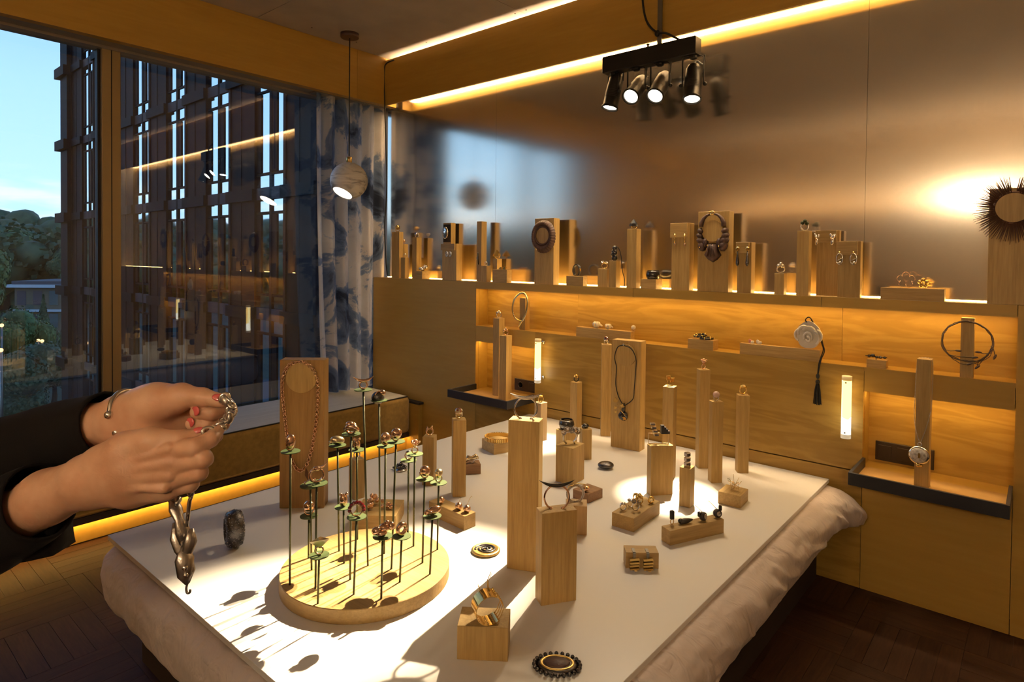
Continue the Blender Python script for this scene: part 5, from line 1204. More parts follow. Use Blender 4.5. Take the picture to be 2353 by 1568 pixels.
for k, x in enumerate((-.032, .022)):
    thing('earring', ('left' if k == 0 else 'right')+' long dark teardrop earring with gold top', 'earring', face_loc('l19', x, TOP['l19']['h']-.034, -.017), 0, [('gold_top', 'gold', MB().ell((0, 0, -.002), (.012, .006, .012)).box((.002, -.006, -.004), (.010, .006, .022), .001)), ('drop', 'silver_black', MB().lathe([(.002, 0), (.0045, -.030), (.009, -.062), (.0085, -.074), (.004, -.082), (.0005, -.084)], (0, 0, -.014), 14))], 'long dark teardrop earrings')
for k, x in enumerate((-.052, .022)):
    thing('earring', ('left' if k == 0 else 'right')+' silver leaf clip earring on the rear earring stand', 'earring', face_loc('l22', x, TOP['l22']['h']-.045, -.017), 0, [('leaves', 'silver', MB().ell((-.004, 0, .016), (.007, .004, .014), rot=(0, -.4, 0)).ell((.008, 0, .014), (.006, .004, .013), rot=(0, .5, 0)).ell((.002, -.004, -.014), (.008, .005, .017), rot=(0, .2, 0))), ('stud', 'rose_gold', MB().ell((0, -.005, .002), .005))], 'silver leaf clips')
for k, x in enumerate((-.040, .022)):
    thing('earring', ('left' if k == 0 else 'right')+' silver open loop earring on the front earring stand', 'earring', face_loc('l23', x, TOP['l23']['h']-.085, -.016), 0, [('loop', 'silver', MB().ring((0, 0, -.004), .028, .0024, 'y', 26, 7, sx=.52)), ('cluster', 'silver', MB().ell((.004, -.002, -.020), .006).ell((-.005, -.002, -.026), .005).tube([(-.012, 0, -.012), (.010, -.003, -.002)], .0022, 6)), ('stud', 'gold', MB().ell((0, 0, .030), .005))], 'silver loop earrings')
wf = MB()
for i in range(5): a = R_(90+72*i); wf.ring((.022*math.cos(a), 0, .036+.020*math.sin(a)), .016, .0011, 'y', 18, 5, a-R_(105), a+R_(105))
thing('brooch', 'thin wire flower outline standing on the long ledge bar', 'brooch', on('l24', 2081, 662), R_(-15), [('wire', 'rose_gold', wf)], scale=1.05)
gf = MB()
for i in range(5): a = R_(90+72*i); gf.ell((.013*math.cos(a), 0, .022+.013*math.sin(a)), (.0085, .006, .0085))
thing('brooch', 'small solid gold flower on the long ledge bar', 'brooch', on('l24', 2121, 663), R_(-15), [('petals', 'gold', gf)], scale=1.15)

# ------------------------------------------------------------------ jewels in the long recess
gl_ = smooth_path([(-.020, -.018, .020), (.004, -.012, .060), (.034, -.010, .110), (.052, -.010, .170), (.050, -.008, .225), (.020, -.004, .262), (-.020, -.006, .262), (-.066, -.012, .220), (-.080, -.016, .150), (-.062, -.016, .095), (-.028, -.014, .070), (.008, -.012, .066), (.022, -.012, .090)], 9)
gr_ = [.006+.004*math.sin(PI*i/(len(gl_)-1)) for i in range(len(gl_))]
thing('collar_necklace', 'polished gold collar curled in a loop on the recess block', 'necklace', face_loc('r1', 0, 0, 0), 0, [('loop', 'gold', MB().tube(gl_, .0065, 10)), ('inner_strand', 'pale_gold', MB().tube([p+Vector((.006, -.004, -.004)) for p in gl_[10:90]], .004, 8))])
def bud(s):
    mb = MB().ell((0, 0, .016*s), (.017*s, .015*s, .016*s))
    for i in range(5): a = 2*PI*i/5; mb.ell((.011*s*math.cos(a), .010*s*math.sin(a), .020*s), (.009*s, .009*s, .012*s))
    mb.ell((.022*s, 0, .014*s), (.009*s, .005*s, .006*s), rot=(0, .5, 0)); return mb
for (u, v, s, lab) in ((1344, 752, 1.35, 'larger white porcelain bud on the recess bar'), (1369, 755, 1.1, 'smaller white porcelain bud on the recess bar')):
    p = U(u, v+6, z=TOP['r2']['z']); thing('earring', lab, 'earring', (p[0], .03, TOP['r2']['z']), R_(20), [('bud', 'porcelain', bud(s)), ('stud', 'gold', MB().ell((-.006*s, -.016*s, .016*s), .004))], 'white porcelain buds')
p = U(1439, 765, z=TOP['r2']['z']); ring('silver ring with white bead at the end of the recess bar', (p[0], .03, TOP['r2']['z']), 'ball', 'silver', 'porcelain', -30, .85, 'rings in the long recess')
def bangle_parts(R):
    g = MB()
    for i in range(7): a = 2*PI*i/7; q_ = MB().ring((0, 0, 0), .0070, .0022, 'x', 10, 5); M_ = Matrix.Translation((R*math.cos(a), R*math.sin(a), .0075)) @ Matrix.Rotation(a+PI/2, 4, 'Z'); q_.xf(M_); g.add(q_.v, q_.f, True)
    return [('tube', 'ebony', MB().ring((0, 0, .0075), R, .0065, 'z', 36, 8)), ('gold_bands', 'gold', g)]
b3 = TOP['r3']
thing('bangle', 'black and gold bangle lying flat in front on the recess block', 'bracelet', face_loc('r3', .022, b3['h'], .037), .3, bangle_parts(.034), 'black and gold bangles')
thing('bangle', 'black and gold bangle tilted behind the flat one on the recess block', 'bracelet', face_loc('r3', -.016, b3['h']+.013, .040), .9, bangle_parts(.034), 'black and gold bangles', ry=R_(-9))
for (u, lab, a, b) in ((1726, 'left small pink and cream petal earring on the longest recess bar', 'pink_enamel', 'bone'), (1744, 'right small cream petal earring on the longest recess bar', 'porcelain', 'bone')):
    p = U(u, 786, y=.02); thing('earring', lab, 'earring', (p[0], .02, TOP['r4']['z']), 0, [('petal', a, MB().ell((-.004, 0, .010), (.009, .004, .013), rot=(0, -.5, 0))), ('petal', b, MB().ell((.007, -.003, .007), (.008, .004, .010), rot=(0, .7, 0)))], 'petal earrings', scale=1.1)
# white rose pendant with tassel
pr_ = U(1857, 776, y=.012); rp = empty('pendant', (pr_[0], .018, TOP['r4']['z'])); hz0 = .062
out_ = [(.062*math.cos(2*PI*i/40)*(1+.03*math.sin(5*2*PI*i/40)), .062+.060*math.sin(2*PI*i/40)*(1+.03*math.sin(5*2*PI*i/40))) for i in range(40)]
MB().plate(out_, -.004, .006).build('disc', 'porcelain', rp)
for (cx, cz, r0, a0, a1, y) in ((0, .052, .020, -30, 210, -.010), (.004, .062, .036, 0, 150, -.008), (-.020, .070, .030, 60, 200, -.008), (.026, .050, .030, -60, 80, -.009), (-.044, .060, .024, 90, 260, -.006), (.044, .060, .024, -80, 90, -.006), (.002, .044, .010, -180, 120, -.013)):
    MB().ring((cx, y, cz), r0, .0060, 'y', 22, 7, R_(a0), R_(a1)).build('carved_petal', 'porcelain', rp)
MB().tube(smooth_path([(-.006, -.010, .118), (-.014, -.012, .128), (0, -.010, .140), (.014, .004, .128), (.050, .008, .070), (.066, .004, .030), (.076, -.002, .004), (.070, -.026, -.030), (.062, -.030, -.060), (.058, -.030, -.105)], 8), .0028, 6).tube(smooth_path([(.010, .004, .130), (.056, .006, .066), (.074, .0, .024), (.082, -.004, -.004), (.072, -.028, -.040), (.060, -.030, -.105)], 8), .0026, 6).build('cord', 'cord_black', rp)
tz = -.110
MB().ell((.059, -.030, tz), (.009, .009, .012)).ell((.059, -.030, tz-.024), (.011, .011, .010)).build('tassel_knot', 'cord_black', rp)
ts = MB(); rn = random.Random(2)
for i in range(46):
    a = rn.uniform(0, 2*PI); r = rn.uniform(.002, .010); ts.tube([(.059+.6*r*math.cos(a), -.030+.6*r*math.sin(a), tz-.026), (.059+1.4*r*math.cos(a), -.030+1.2*r*math.sin(a), tz-.06), (.059+2.1*r*math.cos(a), -.030+1.5*r*math.sin(a), tz-.118-rn.uniform(0, .006))], .0016, 4)
ts.build('tassel', 'cord_black', rp)
rp.scale = (.95, 1, 1.18); tag(rp, 'white carved rose pendant on black cord with a hanging tassel', 'pendant')
sb = MB()
for (x, z, s) in ((-.030, .014, .9), (-.014, .018, 1.1), (.002, .012, .8), (.018, .012, .9), (.036, .012, .8)): sb.ell((x, 0, z), (.009*s, .007*s, .008*s))
sb.tube([(-.046, 0, .014), (-.01, .002, .012), (.046, 0, .014)], .0022, 6).tube([(0, 0, .010), (.002, -.012, .001)], .002, 5)
thing('brooch', 'dark twig brooch with seeds on the small recess block', 'brooch', top('r5', .45, .4), 0, [('brooch', 'silver_black', sb)])
# twig wreath
wr = MB(); rn = random.Random(4); Rw = .092
for k in range(3):
    pts = []
    for i in range(60):
        a = 2*PI*i/60; r = Rw*(1+.03*math.sin(5*a+k*2)+rn.uniform(-.012, .012)); pts.append((r*math.cos(a), -.012+.006*math.sin(3*a+k), .163+r*math.sin(a)*.97-.010*(k == 2)*(math.sin(a) < 0)))
    wr.tube(pts, .0027-.0005*k, 6, True)
for (x, z, dx, dz) in ((-.085, .120, .052, 0), (.085, .120, -.046, 0), (-.07, .098, .09, -.002), (.085, .15, .016, -.04), (.02, .070, .05, .035), (.05, .085, -.012, -.03)): wr.tube([(x, -.016, z), (x+dx*.5, -.020, z-.004), (x+dx, -.020, z+dz)], .0018, 5)
lv = MB()
for (x, z, a) in ((-.030, .120, 0), (.042, .121, 0), (.030, .096, .2), (.100, .106, 1.2), (.04, .055, .8), (.012, .066, .5)): lv.ell((x, -.021, z), (.013, .004, .005), rot=(0, -a, 0))
thing('collar_necklace', 'wreath-like twig collar with leaves around the recess block', 'necklace', face_loc('r6', 0, 0, 0), 0, [('twigs', 'bronze_twig', wr), ('leaves', 'bronze_twig', lv)])

# locket on chain, right tray
ht = TOP['t3']['h']; w3 = TOP['t3']['w']
lk = empty('necklace', face_loc('t3', 0, 0, 0))
cp = smooth_path([(-.008, -.010, .205), (-.024, -.007, .260), (-w3/2-.004, -.004, .330), (-w3/2-.004, .01, .42), (-w3/2-.003, .03, ht-.03), (-w3/2+.008, .03, ht+.003)], 10); cq = smooth_path([(-.004, -.010, .205), (.012, -.007, .260), (w3/2+.002, -.003, .345), (w3/2+.004, .015, .42), (w3/2+.003, .03, ht-.03), (w3/2-.008, .03, ht+.003), (-w3/2+.008, .03, ht+.003)], 10)
bdm = MB()
for p in resample(cp, .0052, False)+resample(cq, .0052, False): bdm.ell(p, .0021, 6, 4)
bdm.build('chain', 'silver_dull', lk)
MB().lathe([(.001, -.010), (.036, -.010), (.040, -.005), (.040, .003), (.036, .008), (.001, .010)], (-.008, -.016, .148), 32, (0, -1, 0)).build('case', 'silver', lk)
MB().lathe([(.001, 0), (.033, 0), (.030, .0035), (.001, .004)], (-.010, -.026, .148), 28, (0, -1, 0)).build('stone', 'agate', lk)
MB().box((-.006, -.031, .150), (.008, .003, .022), .001).build('gold_bar', 'gold', lk); MB().ell((-.010, -.022, .106), (.009, .008, .009)).ell((.002, -.02, .104), (.007, .006, .006)).build('gold_ball', 'gold', lk)
MB().ring((-.006, -.012, .196), .007, .002).build('bail', 'silver', lk)
tag(lk, 'round silver stone locket on a bead chain, right bedside tray', 'necklace')

# ------------------------------------------------------------------ lamps
def tube_lamp(label, x, z0, z1):
    l = empty('tube_lamp', (x, 0, (z0+z1)/2)); h = (z1-z0)/2; y = -.062; r = .0215
    MB().lathe([(r, -h+.02), (r, h-.02)], (0, y, 0), 24).build('tube', 'tube_glow', l)
    for s in (-1, 1):
        MB().lathe([(r+.0012, s*h), (r+.0012, s*(h-.022))], (0, y, 0), 24).build('end_cap', 'frost_glass', l)
        MB().tube([(0, 0, s*(h-.030)), (0, y+r-.002, s*(h-.030))], .006, 10).build('standoff', 'chrome', l); MB().ell((0, -.004, s*(h-.030)), (.013, .006, .013)).build('rosette', 'chrome', l)
        MB().ell((0, y-r-.001, s*(h-.030)), .0045).build('screw', 'steel_grey', l)
    tag(l, label, 'lamp', 'glowing tube lamps')
tube_lamp('glowing glass tube lamp on the headboard, left of the bed', 2.205, .752, 1.055)
tube_lamp('glowing glass tube lamp on the headboard, right of the bed', 4.118, .744, 1.048)

# pendant globe lamp
PG = (.715, -.563, 2.195); PR = .143
pe = empty('pendant_lamp', (PG[0], PG[1], ZC)); zg = PG[2]-ZC
MB().lathe([(.066, -.034), (.07, -.03), (.07, 0)], n=32).build('canopy', 'leather_brown', pe)
MB().tube([(0, 0, -.03), (0, 0, zg+PR+.05)], .0045, 8).build('cable', 'dark_cable', pe)
MB().lathe([(.022, 0), (.022, .05), (.014, .056)], (0, 0, zg+PR-.012), 20).build('socket_cap', 'gold_brushed', pe)
ax = (U(775, 470, d=4.86)-U(802, 417, d=4.90)); ax = Vector(ax).normalized(); ax = (ax+Vector((.30, -.22, 0))*.55).normalized()
th0 = R_(34); gp = [(PR*math.sin(th0+(PI-th0)*k/22), PR*math.cos(th0+(PI-th0)*k/22)) for k in range(23)]; gp[-1] = (.0005, -PR)
gp = [((PR-.006)*math.sin(th0+.02), (PR-.006)*math.cos(th0+.02)-.02)]+[(PR*.95*math.sin(th0), PR*.97*math.cos(th0))]+gp
MB().lathe(gp, (0, 0, zg), 40, tuple(ax), cap=False).build('globe', 'marble_globe', pe)
MB().lathe([(.0005, 0), (PR*math.sin(th0)*.93, 0)], tuple(Vector((0, 0, zg))+ax*PR*.80), 28, tuple(ax), cap=False).build('diffuser', 'pendant_glow', pe)
tag(pe, 'marbled globe pendant lamp on a dark cord by the curtain', 'lamp')

# spotlight bar
YS, HS = -.062, 1.13
tl_ = empty('spotlight_bar', (3.205, YS, ZC))
bx0, bx1 = U(1391, 150, y=YS)[0]-3.205, U(1605, 100, y=YS)[0]-3.205
zt_, zb_ = U(1391, 135, y=YS)[2]-ZC, U(1391, 172, y=YS)[2]-ZC
MB().b2(bx0, bx1, -.040, .040, zb_, zt_, .004).build('housing', 'black_metal', tl_)
px = U(1516, 60, y=YS)[0]-3.205
MB().b2(px-.014, px+.014, -.003, .006, zt_, 0).build('pole', 'steel_grey', tl_); MB().lathe([(.05, -.02), (.05, -.001)], (px, 0, 0), 24).build('ceiling_plate', 'steel_grey', tl_)
MB().tube(smooth_path([(px-.11, 0, -.02), (px-.115, -.004, -.15), (px-.085, -.008, zt_+.17), (px-.02, -.010, zt_+.085), (px+.05, -.008, zt_+.06), (px+.13, 0, zt_+.005)], 8), .0065, 8).build('cable', 'dark_cable', tl_)
MB().ell((px-.012, -.006, zt_+.075), (.016, .014, .02)).build('cable_clamp', 'black_metal', tl_); MB().lathe([(.006, 0), (.006, .02), (.012, .024), (.004, .03)], (px-.075, 0, zt_), 8).build('wing_nut', 'black_metal', tl_)
HEADS = [((1409, 215), (2.56, -.50, .70)), ((1462, 205), (3.08, -2.60, .5)), ((1516, 200), (3.24, -2.06, .55)), ((1592, 195), (3.53, -.74, .52))]
for k, ((u, v), tg) in enumerate(HEADS):
    c = Vector(U(u, v, y=YS)); pv = Vector((c.x-3.205, 0, c.z-ZC)); tgt = Vector((tg[0]-3.205, tg[1]-YS, tg[2]-ZC)); ax = (tgt-pv).normalized()
    hd = MB().lathe([(r_*HS, z_*HS) for r_, z_ in ((.012, -.120), (.030, -.108), (.039, -.085), (.042, -.03), (.042, .072), (.046, .076), (.046, .088), (.040, .088), (.036, .080))], tuple(pv), 28, tuple(ax), cap=False).build('spot_head', 'black_metal', tl_)
    MB().lathe([(.0005, 0), (.036*HS, 0)], tuple(pv+ax*.0790*HS), 24, tuple(ax), cap=False).build('lens', 'lens_glow', hd)
    ringm = MB()
    for q in range(5): ringm.lathe([(.0432*HS, -.012+.010*q), (.0432*HS, -.007+.010*q)], tuple(pv), 28, tuple(ax), cap=False)
    ringm.build('cooling_fins', 'ebony_matt', hd)
    top_ = zb_; wd_ = .058
    sd = ax.cross(Vector((0, 0, 1))); sd = sd.normalized() if sd.length > .1 else Vector((1, 0, 0))
    if sd.x < 0: sd = -sd
    for s in (-1, 1):
        a = pv+sd*wd_*s; MB().tube([a, Vector((a.x, a.y, top_-.012)), Vector((pv.x+sd.x*wd_*.8*s, pv.y+sd.y*wd_*.8*s, top_-.003)), Vector((pv.x, pv.y, top_-.002))], .008, 6, flat=.4).build('yoke', 'black_metal', tl_)
        MB().ell(tuple(a+sd*.008*s), (.012, .012, .012)).build('yoke_knob', 'black_metal', tl_)
    MB().lathe([(.022, 0), (.022, -.012), (.012, -.018)], (pv.x, pv.y, top_-.002), 10, smooth=False).build('mount_knob', 'black_metal', tl_)
    MB().tube(smooth_path([pv-ax*.132, pv-ax*.15+Vector((.01, .02, .01)), Vector((pv.x+.05, pv.y+.03, top_-.05)), Vector((pv.x+.06, pv.y+.02, top_))], 6), .004, 6).build('lamp_lead', 'dark_cable', tl_)
    ld = bpy.data.lights.new('spot_beam', 'SPOT'); ld.energy = SPOT_W*(.6, 1.6, 1.5, .9)[k]; ld.color = SPOT_COL; ld.spot_size = R_((15, 18, 20, 15)[k]); ld.spot_blend = 1.0; ld.shadow_soft_size = .012
    lo_ = bpy.data.objects.new('spot_beam', ld); COL.objects.link(lo_); lo_.parent = tl_; lo_.location = pv+ax*.108; lo_.rotation_euler = (-ax).to_track_quat('Z', 'Y').to_euler()
    ls = bpy.data.lights.new('spot_spill', 'SPOT'); ls.energy = SPILL_W; ls.color = SPOT_COL; ls.spot_size = R_(100); ls.spot_blend = 1.0; ls.shadow_soft_size = .03
    lz = bpy.data.objects.new('spot_spill', ls); COL.objects.link(lz); lz.parent = tl_; lz.location = lo_.location; lz.rotation_euler = lo_.rotation_euler
tag(tl_, 'black bar of four spotlights hung from the ceiling', 'light')

# loose cable in the corner, wall sconce behind the viewer that the metal wall mirrors
cb = [U(u, v, y=-.03) for u, v in ((905, 138), (888, 146), (883, 165), (884, 235), (887, 330), (889, 430), (884, 520), (887, 600), (890, 632))]
thing('cable', 'dark cable hanging down the corner beside the curtain', 'cable', (0, 0, 0), 0, [('cable', 'dark_cable', MB().tube(smooth_path([Vector(p) for p in cb], 6), .006, 6))])
def sconce(label, loc, rz, m='fill_glow', r=.11):
    sc = empty('wall_sconce', loc, rz); MB().b2(-.05, .05, 0, .02, -.09, .09, .004).build('back_plate', 'black_metal', sc); MB().tube([(0, .02, 0), (0, .12, 0)], .012, 8).build('arm', 'black_metal', sc)
    MB().ell((0, .12+r*.45, 0), r, 20, 14).build('globe', m, sc); tag(sc, label, 'lamp', 'globe sconces behind the viewer')
sconce('warm globe sconce behind the viewer, mirrored beside the sunburst collar', (4.28, YF, 2.40), 0, 'sconce_glow', .085)
sconce('added warm fill globe behind the viewer near the room corner', (5.75, YF, 2.42), 0)  # added lamp for warm fill, set where the metal wall mirrors nothing of it

# ------------------------------------------------------------------ person: hands holding a silver chain
def J(u, v, d): return U(u, v, d=d)
def smin(a, b, k):
    h = np.clip(.5+.5*(b-a)/k, 0, 1); return b*(1-h)+a*h-k*h*(1-h)
def surface_net(groups, vox):
    """groups: list of (segments, k inside, k to body). The first group is the body, the rest join it softly but not each other"""
    allp = [p for g in groups for s in g[0] for p in ((s[0], s[2]), (s[1], s[3]))]
    lo = np.min([p-r for p, r in allp], axis=0)-.006-vox*2; hi = np.max([p+r for p, r in allp], axis=0)+.006+vox*2
    n = np.ceil((hi-lo)/vox).astype(int)+1; FAR = max(.05, vox*6)
    def cone(Dg, s, k):
        a, b, ra, rb = s; m = k+.012+vox*3; r = max(ra, rb)+m
        i0 = np.maximum(0, np.floor((np.minimum(a, b)-r-lo)/vox).astype(int)); i1 = np.minimum(n, np.ceil((np.maximum(a, b)+r-lo)/vox).astype(int)+1)
        g = [lo[q]+vox*np.arange(i0[q], i1[q])-a[q] for q in range(3)]; ba = b-a; L2 = float(ba@ba)+1e-12
        X, Y, Z = g[0][:, None, None], g[1][None, :, None], g[2][None, None, :]
        t = np.clip((X*ba[0]+Y*ba[1]+Z*ba[2])/L2, 0, 1)
        e = np.sqrt((X-t*ba[0])**2+(Y-t*ba[1])**2+(Z-t*ba[2])**2)-(ra+(rb-ra)*t)
        sl = tuple(slice(i0[q], i1[q]) for q in range(3)); Dg[sl] = smin(Dg[sl], e, k); return i0, i1
    body = np.full(n, FAR)
    for s in groups[0][0]: cone(body, s, groups[0][1])
    D = body.copy()
    for g in groups[1:]:
        G = np.full(n, FAR); bb = [cone(G, s, g[1]) for s in g[0]]
        sl = tuple(slice(min(q[0][x] for q in bb), max(q[1][x] for q in bb)) for x in range(3)); D[sl] = np.minimum(D[sl], smin(body[sl], G[sl], g[2]))
    S = D < 0
    c = np.zeros(n-1, int); acc = np.zeros((*(n-1), 3)); cnt = np.zeros(n-1)
    cor = [(i, j, k) for i in (0, 1) for j in (0, 1) for k in (0, 1)]
    def sl(A, o): return A[o[0]:A.shape[0]-1+o[0], o[1]:A.shape[1]-1+o[1], o[2]:A.shape[2]-1+o[2]]
    for i, p in enumerate(cor):
        for q in cor[i+1:]:
            if sum(abs(a-b) for a, b in zip(p, q)) != 1: continue
            d0, d1 = sl(D, p), sl(D, q); m = (d0 < 0) != (d1 < 0); t = np.where(m, d0/np.where(m, d0-d1, 1), 0)
            for ax in range(3): acc[..., ax] += np.where(m, p[ax]+t*(q[ax]-p[ax]), 0)
            cnt += m
    act = cnt > 0; idx = -np.ones(n-1, int); idx[act] = np.arange(act.sum())
    cell = np.stack(np.nonzero(act), -1); V = lo+vox*(cell+acc[act]/cnt[act][:, None]); faces = []
    for ax in range(3):
        b, c_ = [(1, 2), (2, 0), (0, 1)][ax]
        s0 = np.moveaxis(S, ax, 0)[:-1]; s1 = np.moveaxis(S, ax, 0)[1:]; e = np.moveaxis(s0 != s1, 0, ax); sg = np.moveaxis(s0, 0, ax)
        I = np.stack(np.nonzero(e), -1); ok = (I[:, b] > 0) & (I[:, c_] > 0) & (I[:, b] < n[b]-1) & (I[:, c_] < n[c_]-1); I = I[ok]
        def at(db, dc): K = I.copy(); K[:, b] += db; K[:, c_] += dc; return idx[K[:, 0], K[:, 1], K[:, 2]]
        q = np.stack([at(-1, -1), at(0, -1), at(0, 0), at(-1, 0)], -1); f = sg[I[:, 0], I[:, 1], I[:, 2]]; q[~f] = q[~f][:, ::-1]; faces.append(q)
    return V, np.concatenate(faces)
def sdf_object(name, groups, mat, parent, vox=.0016, sub=True):
    V, Fq = surface_net(groups, vox); me = bpy.data.meshes.new(name); me.from_pydata(V.tolist(), [], Fq.tolist()); me.materials.append(MAT[mat])
    me.polygons.foreach_set('use_smooth', [True]*len(me.polygons)); o = link(name, me, parent)
    bm = bmesh.new(); bm.from_mesh(me)
    for _ in range(3): bmesh.ops.smooth_vert(bm, verts=bm.verts, factor=.5, use_axis_x=True, use_axis_y=True, use_axis_z=True)
    bmesh.ops.recalc_face_normals(bm, faces=bm.faces); bm.to_mesh(me); bm.free(); return o
def chain(pts, rs): return [(np.array(a, float), np.array(b, float), ra, rb) for a, b, ra, rb in zip(pts, pts[1:], rs, rs[1:])]

person = empty('person', (0, 0, 0)); tag(person, 'person in black sleeves holding up a silver chain with both hands', 'person')
# upper hand, palm towards the viewer, thumb on top, fingers folded back
A_body = chain([J(60, 1035, .97), J(200, 985, .905), J(282, 962, .885)], [.034, .0325, .030]) + chain([J(282, 955, .885), J(345, 935, .878), J(452, 925, .893)], [.029, .028, .015]) \
 + chain([J(282, 972, .885), J(350, 962, .874), J(448, 950, .892)], [.029, .030, .016]) + chain([J(290, 985, .885), J(355, 985, .876), J(440, 978, .892)], [.026, .028, .016]) + chain([J(300, 995, .888), J(360, 1003, .88), J(425, 1002, .892)], [.020, .022, .015]) \
 + chain([J(318, 940, .872), J(360, 925, .862), J(408, 918, .852)], [.023, .024, .018])
A_f = [(chain([J(385, 922, .858), J(418, 911, .850), J(464, 913, .842), J(512, 922, .838)], [.020, .0165, .0118, .0092]), .006, .010),
 (chain([J(452, 922, .893), J(512, 934, .890)], [.0120, .0108])+chain([J(512, 934, .890), J(518, 944, .868), J(486, 949, .850), J(453, 947, .843)], [.0108, .0104, .0104, .0092]), .003, .007),
 (chain([J(450, 948, .893), J(506, 966, .890)], [.0120, .0108])+chain([J(506, 966, .890), J(510, 975, .868), J(476, 977, .852), J(442, 974, .846)], [.0108, .0102, .0100, .0090]), .003, .007),
 (chain([J(440, 978, .893), J(492, 996, .890)], [.0115, .0100])+chain([J(492, 996, .890), J(495, 1002, .870), J(466, 1003, .856), J(438, 1000, .852)], [.0100, .0096, .0092, .0085]), .003, .007),
 (chain([J(425, 1002, .892), J(470, 1018, .888)], [.0105, .0088])+chain([J(470, 1018, .888), J(470, 1024, .872), J(440, 1022, .864)], [.0088, .0084, .0076]), .003, .007)]
# lower hand, back towards the viewer
B_body = chain([J(-40, 1232, .90), J(110, 1143, .840), J(205, 1104, .820)], [.040, .0355, .0315]) + chain([J(205, 1098, .820), J(300, 1060, .810), J(392, 1038, .802)], [.030, .0265, .0160]) \
 + chain([J(205, 1104, .820), J(300, 1082, .808), J(400, 1068, .799)], [.030, .0265, .0160]) + chain([J(205, 1110, .822), J(300, 1104, .812), J(392, 1098, .803)], [.029, .0255, .0155]) + chain([J(215, 1118, .826), J(300, 1126, .818), J(376, 1126, .812)], [.026, .0215, .0150]) \
 + chain([J(240, 1105, .838), J(310, 1098, .836), J(380, 1090, .830)], [.027, .026, .017]) + chain([J(240, 1065, .815), J(290, 1035, .808), J(340, 1016, .802)], [.026, .022, .017])
B_f = [(chain([J(300, 1036, .808), J(350, 1014, .801), J(414, 1012, .805), J(461, 999, .815)], [.0205, .0165, .0120, .0090]), .006, .009),
 (chain([J(390, 1038, .802), J(448, 1028, .790), J(484, 1010, .804), J(500, 990, .822)], [.0145, .0118, .0102, .0086]), .003, .008),
 (chain([J(398, 1068, .799), J(466, 1054, .792), J(472, 1056, .826), J(440, 1060, .848)], [.0145, .0118, .0100, .0088]), .003, .008),
 (chain([J(392, 1098, .803), J(456, 1086, .797), J(460, 1088, .830), J(428, 1088, .850)], [.0140, .0114, .0098, .0086]), .003, .008),
 (chain([J(376, 1126, .812), J(438, 1113, .808), J(442, 1112, .836), J(415, 1108, .852)], [.0130, .0100, .0088, .0078]), .003, .008)]
# raised tendons and knuckles on the back of the lower hand
B_tend = []
for (a, b) in (((262, 1070), (390, 1031)), ((262, 1086), (399, 1062)), ((262, 1104), (391, 1093)), ((270, 1122), (376, 1122))):
    B_tend += chain([J(*a, .7935), J((a[0]+b[0])/2, (a[1]+b[1])/2, .7865), J(*b, .7885)], [.0030, .0042, .0075])
ha = sdf_object('hand', [(A_body, .014, 0)]+A_f, 'skin', person); ha['label'] = 'upper hand, palm towards the viewer'
hb_ = sdf_object('hand', [(B_body, .011, 0)]+B_f+[(B_tend, .002, .006)], 'skin', person); hb_['label'] = 'lower hand, back towards the viewer'
VIEW = Vector(-_fw); CRv, CUv = Vector(CR), Vector(CU)
def nail(u, v, d, ang, w, l, parent, tilt=0.0, roll=0.0):
    c = Vector(J(u, v, d+.0012)); x = CRv*math.cos(ang)+CUv*math.sin(ang); y = -CRv*math.sin(ang)+CUv*math.cos(ang); zz = (VIEW+x*tilt+y*roll).normalized(); y = zz.cross(x).normalized(); x = y.cross(zz)
    mb = MB().ell((0, 0, 0), (l, w, .0019), 16, 8); mb.xf(Matrix(((x.x, y.x, zz.x, c.x), (x.y, y.y, zz.y, c.y), (x.z, y.z, zz.z, c.z), (0, 0, 0, 1)))); mb.build('fingernail', 'nail_red', parent)
nail(502, 914, .8305, R_(-12), .0052, .0085, ha, .15, .75)
nail(449, 945, .8345, R_(0), .0066, .0080, ha, -.45, .1)
nail(437, 971, .8385, R_(-4), .0066, .0078, ha, -.45, .1)
nail(455, 989, .808, R_(12), .0046, .0085, hb_, .1, .95)
# sleeves
def sleeve(pts, rs, n=26, seed=0, open_end=True, vz=.9):
    P = [Vector(p) for p in smooth_path([Vector(q) for q in pts], 8)]; m = len(P); rr = []
    for i in range(m): t = i/(m-1)*(len(rs)-1); k = min(int(t), len(rs)-2); rr.append(rs[k]*(1-(t-k))+rs[k+1]*(t-k))
    mb = MB(); vs = []
    def loop(i, r, inner):
        d = (P[min(i+1, m-1)]-P[max(i-1, 0)]).normalized(); a = d.cross(Vector((0, 0, 1))).normalized(); b = d.cross(a)
        out = []
        for k in range(n):
            t = 2*PI*k/n; w = 1+.07*mnoise.noise(Vector((math.cos(t)*1.5, math.sin(t)*1.5, i*.22+seed))); out.append(P[i]+(a*math.cos(t)*vz+b*math.sin(t))*r*w)
        return out
    for i in range(m): vs += loop(i, rr[i], False)
    for i in range(m-1, max(-1, m-12), -1): vs += loop(i, rr[i]-.004, True)
    L = len(vs)//n; return mb.add(vs, [(j*n+k, j*n+(k+1) % n, (j+1)*n+(k+1) % n, (j+1)*n+k) for j in range(L-1) for k in range(n)]+[tuple(range(n))], True)
TC = Vector((3.10, -3.74, 0))                     # where the person stands, left of the frame
elA = J(-330, 1150, 1.10); elB = J(-330, 1390, .98)
fdir = Vector((.80, .60, 0)).normalized(); sdir = Vector((fdir.y, -fdir.x, 0))
shA = TC+sdir*-.19+Vector((0, 0, 1.44)); shB = TC+sdir*.19+Vector((0, 0, 1.44))
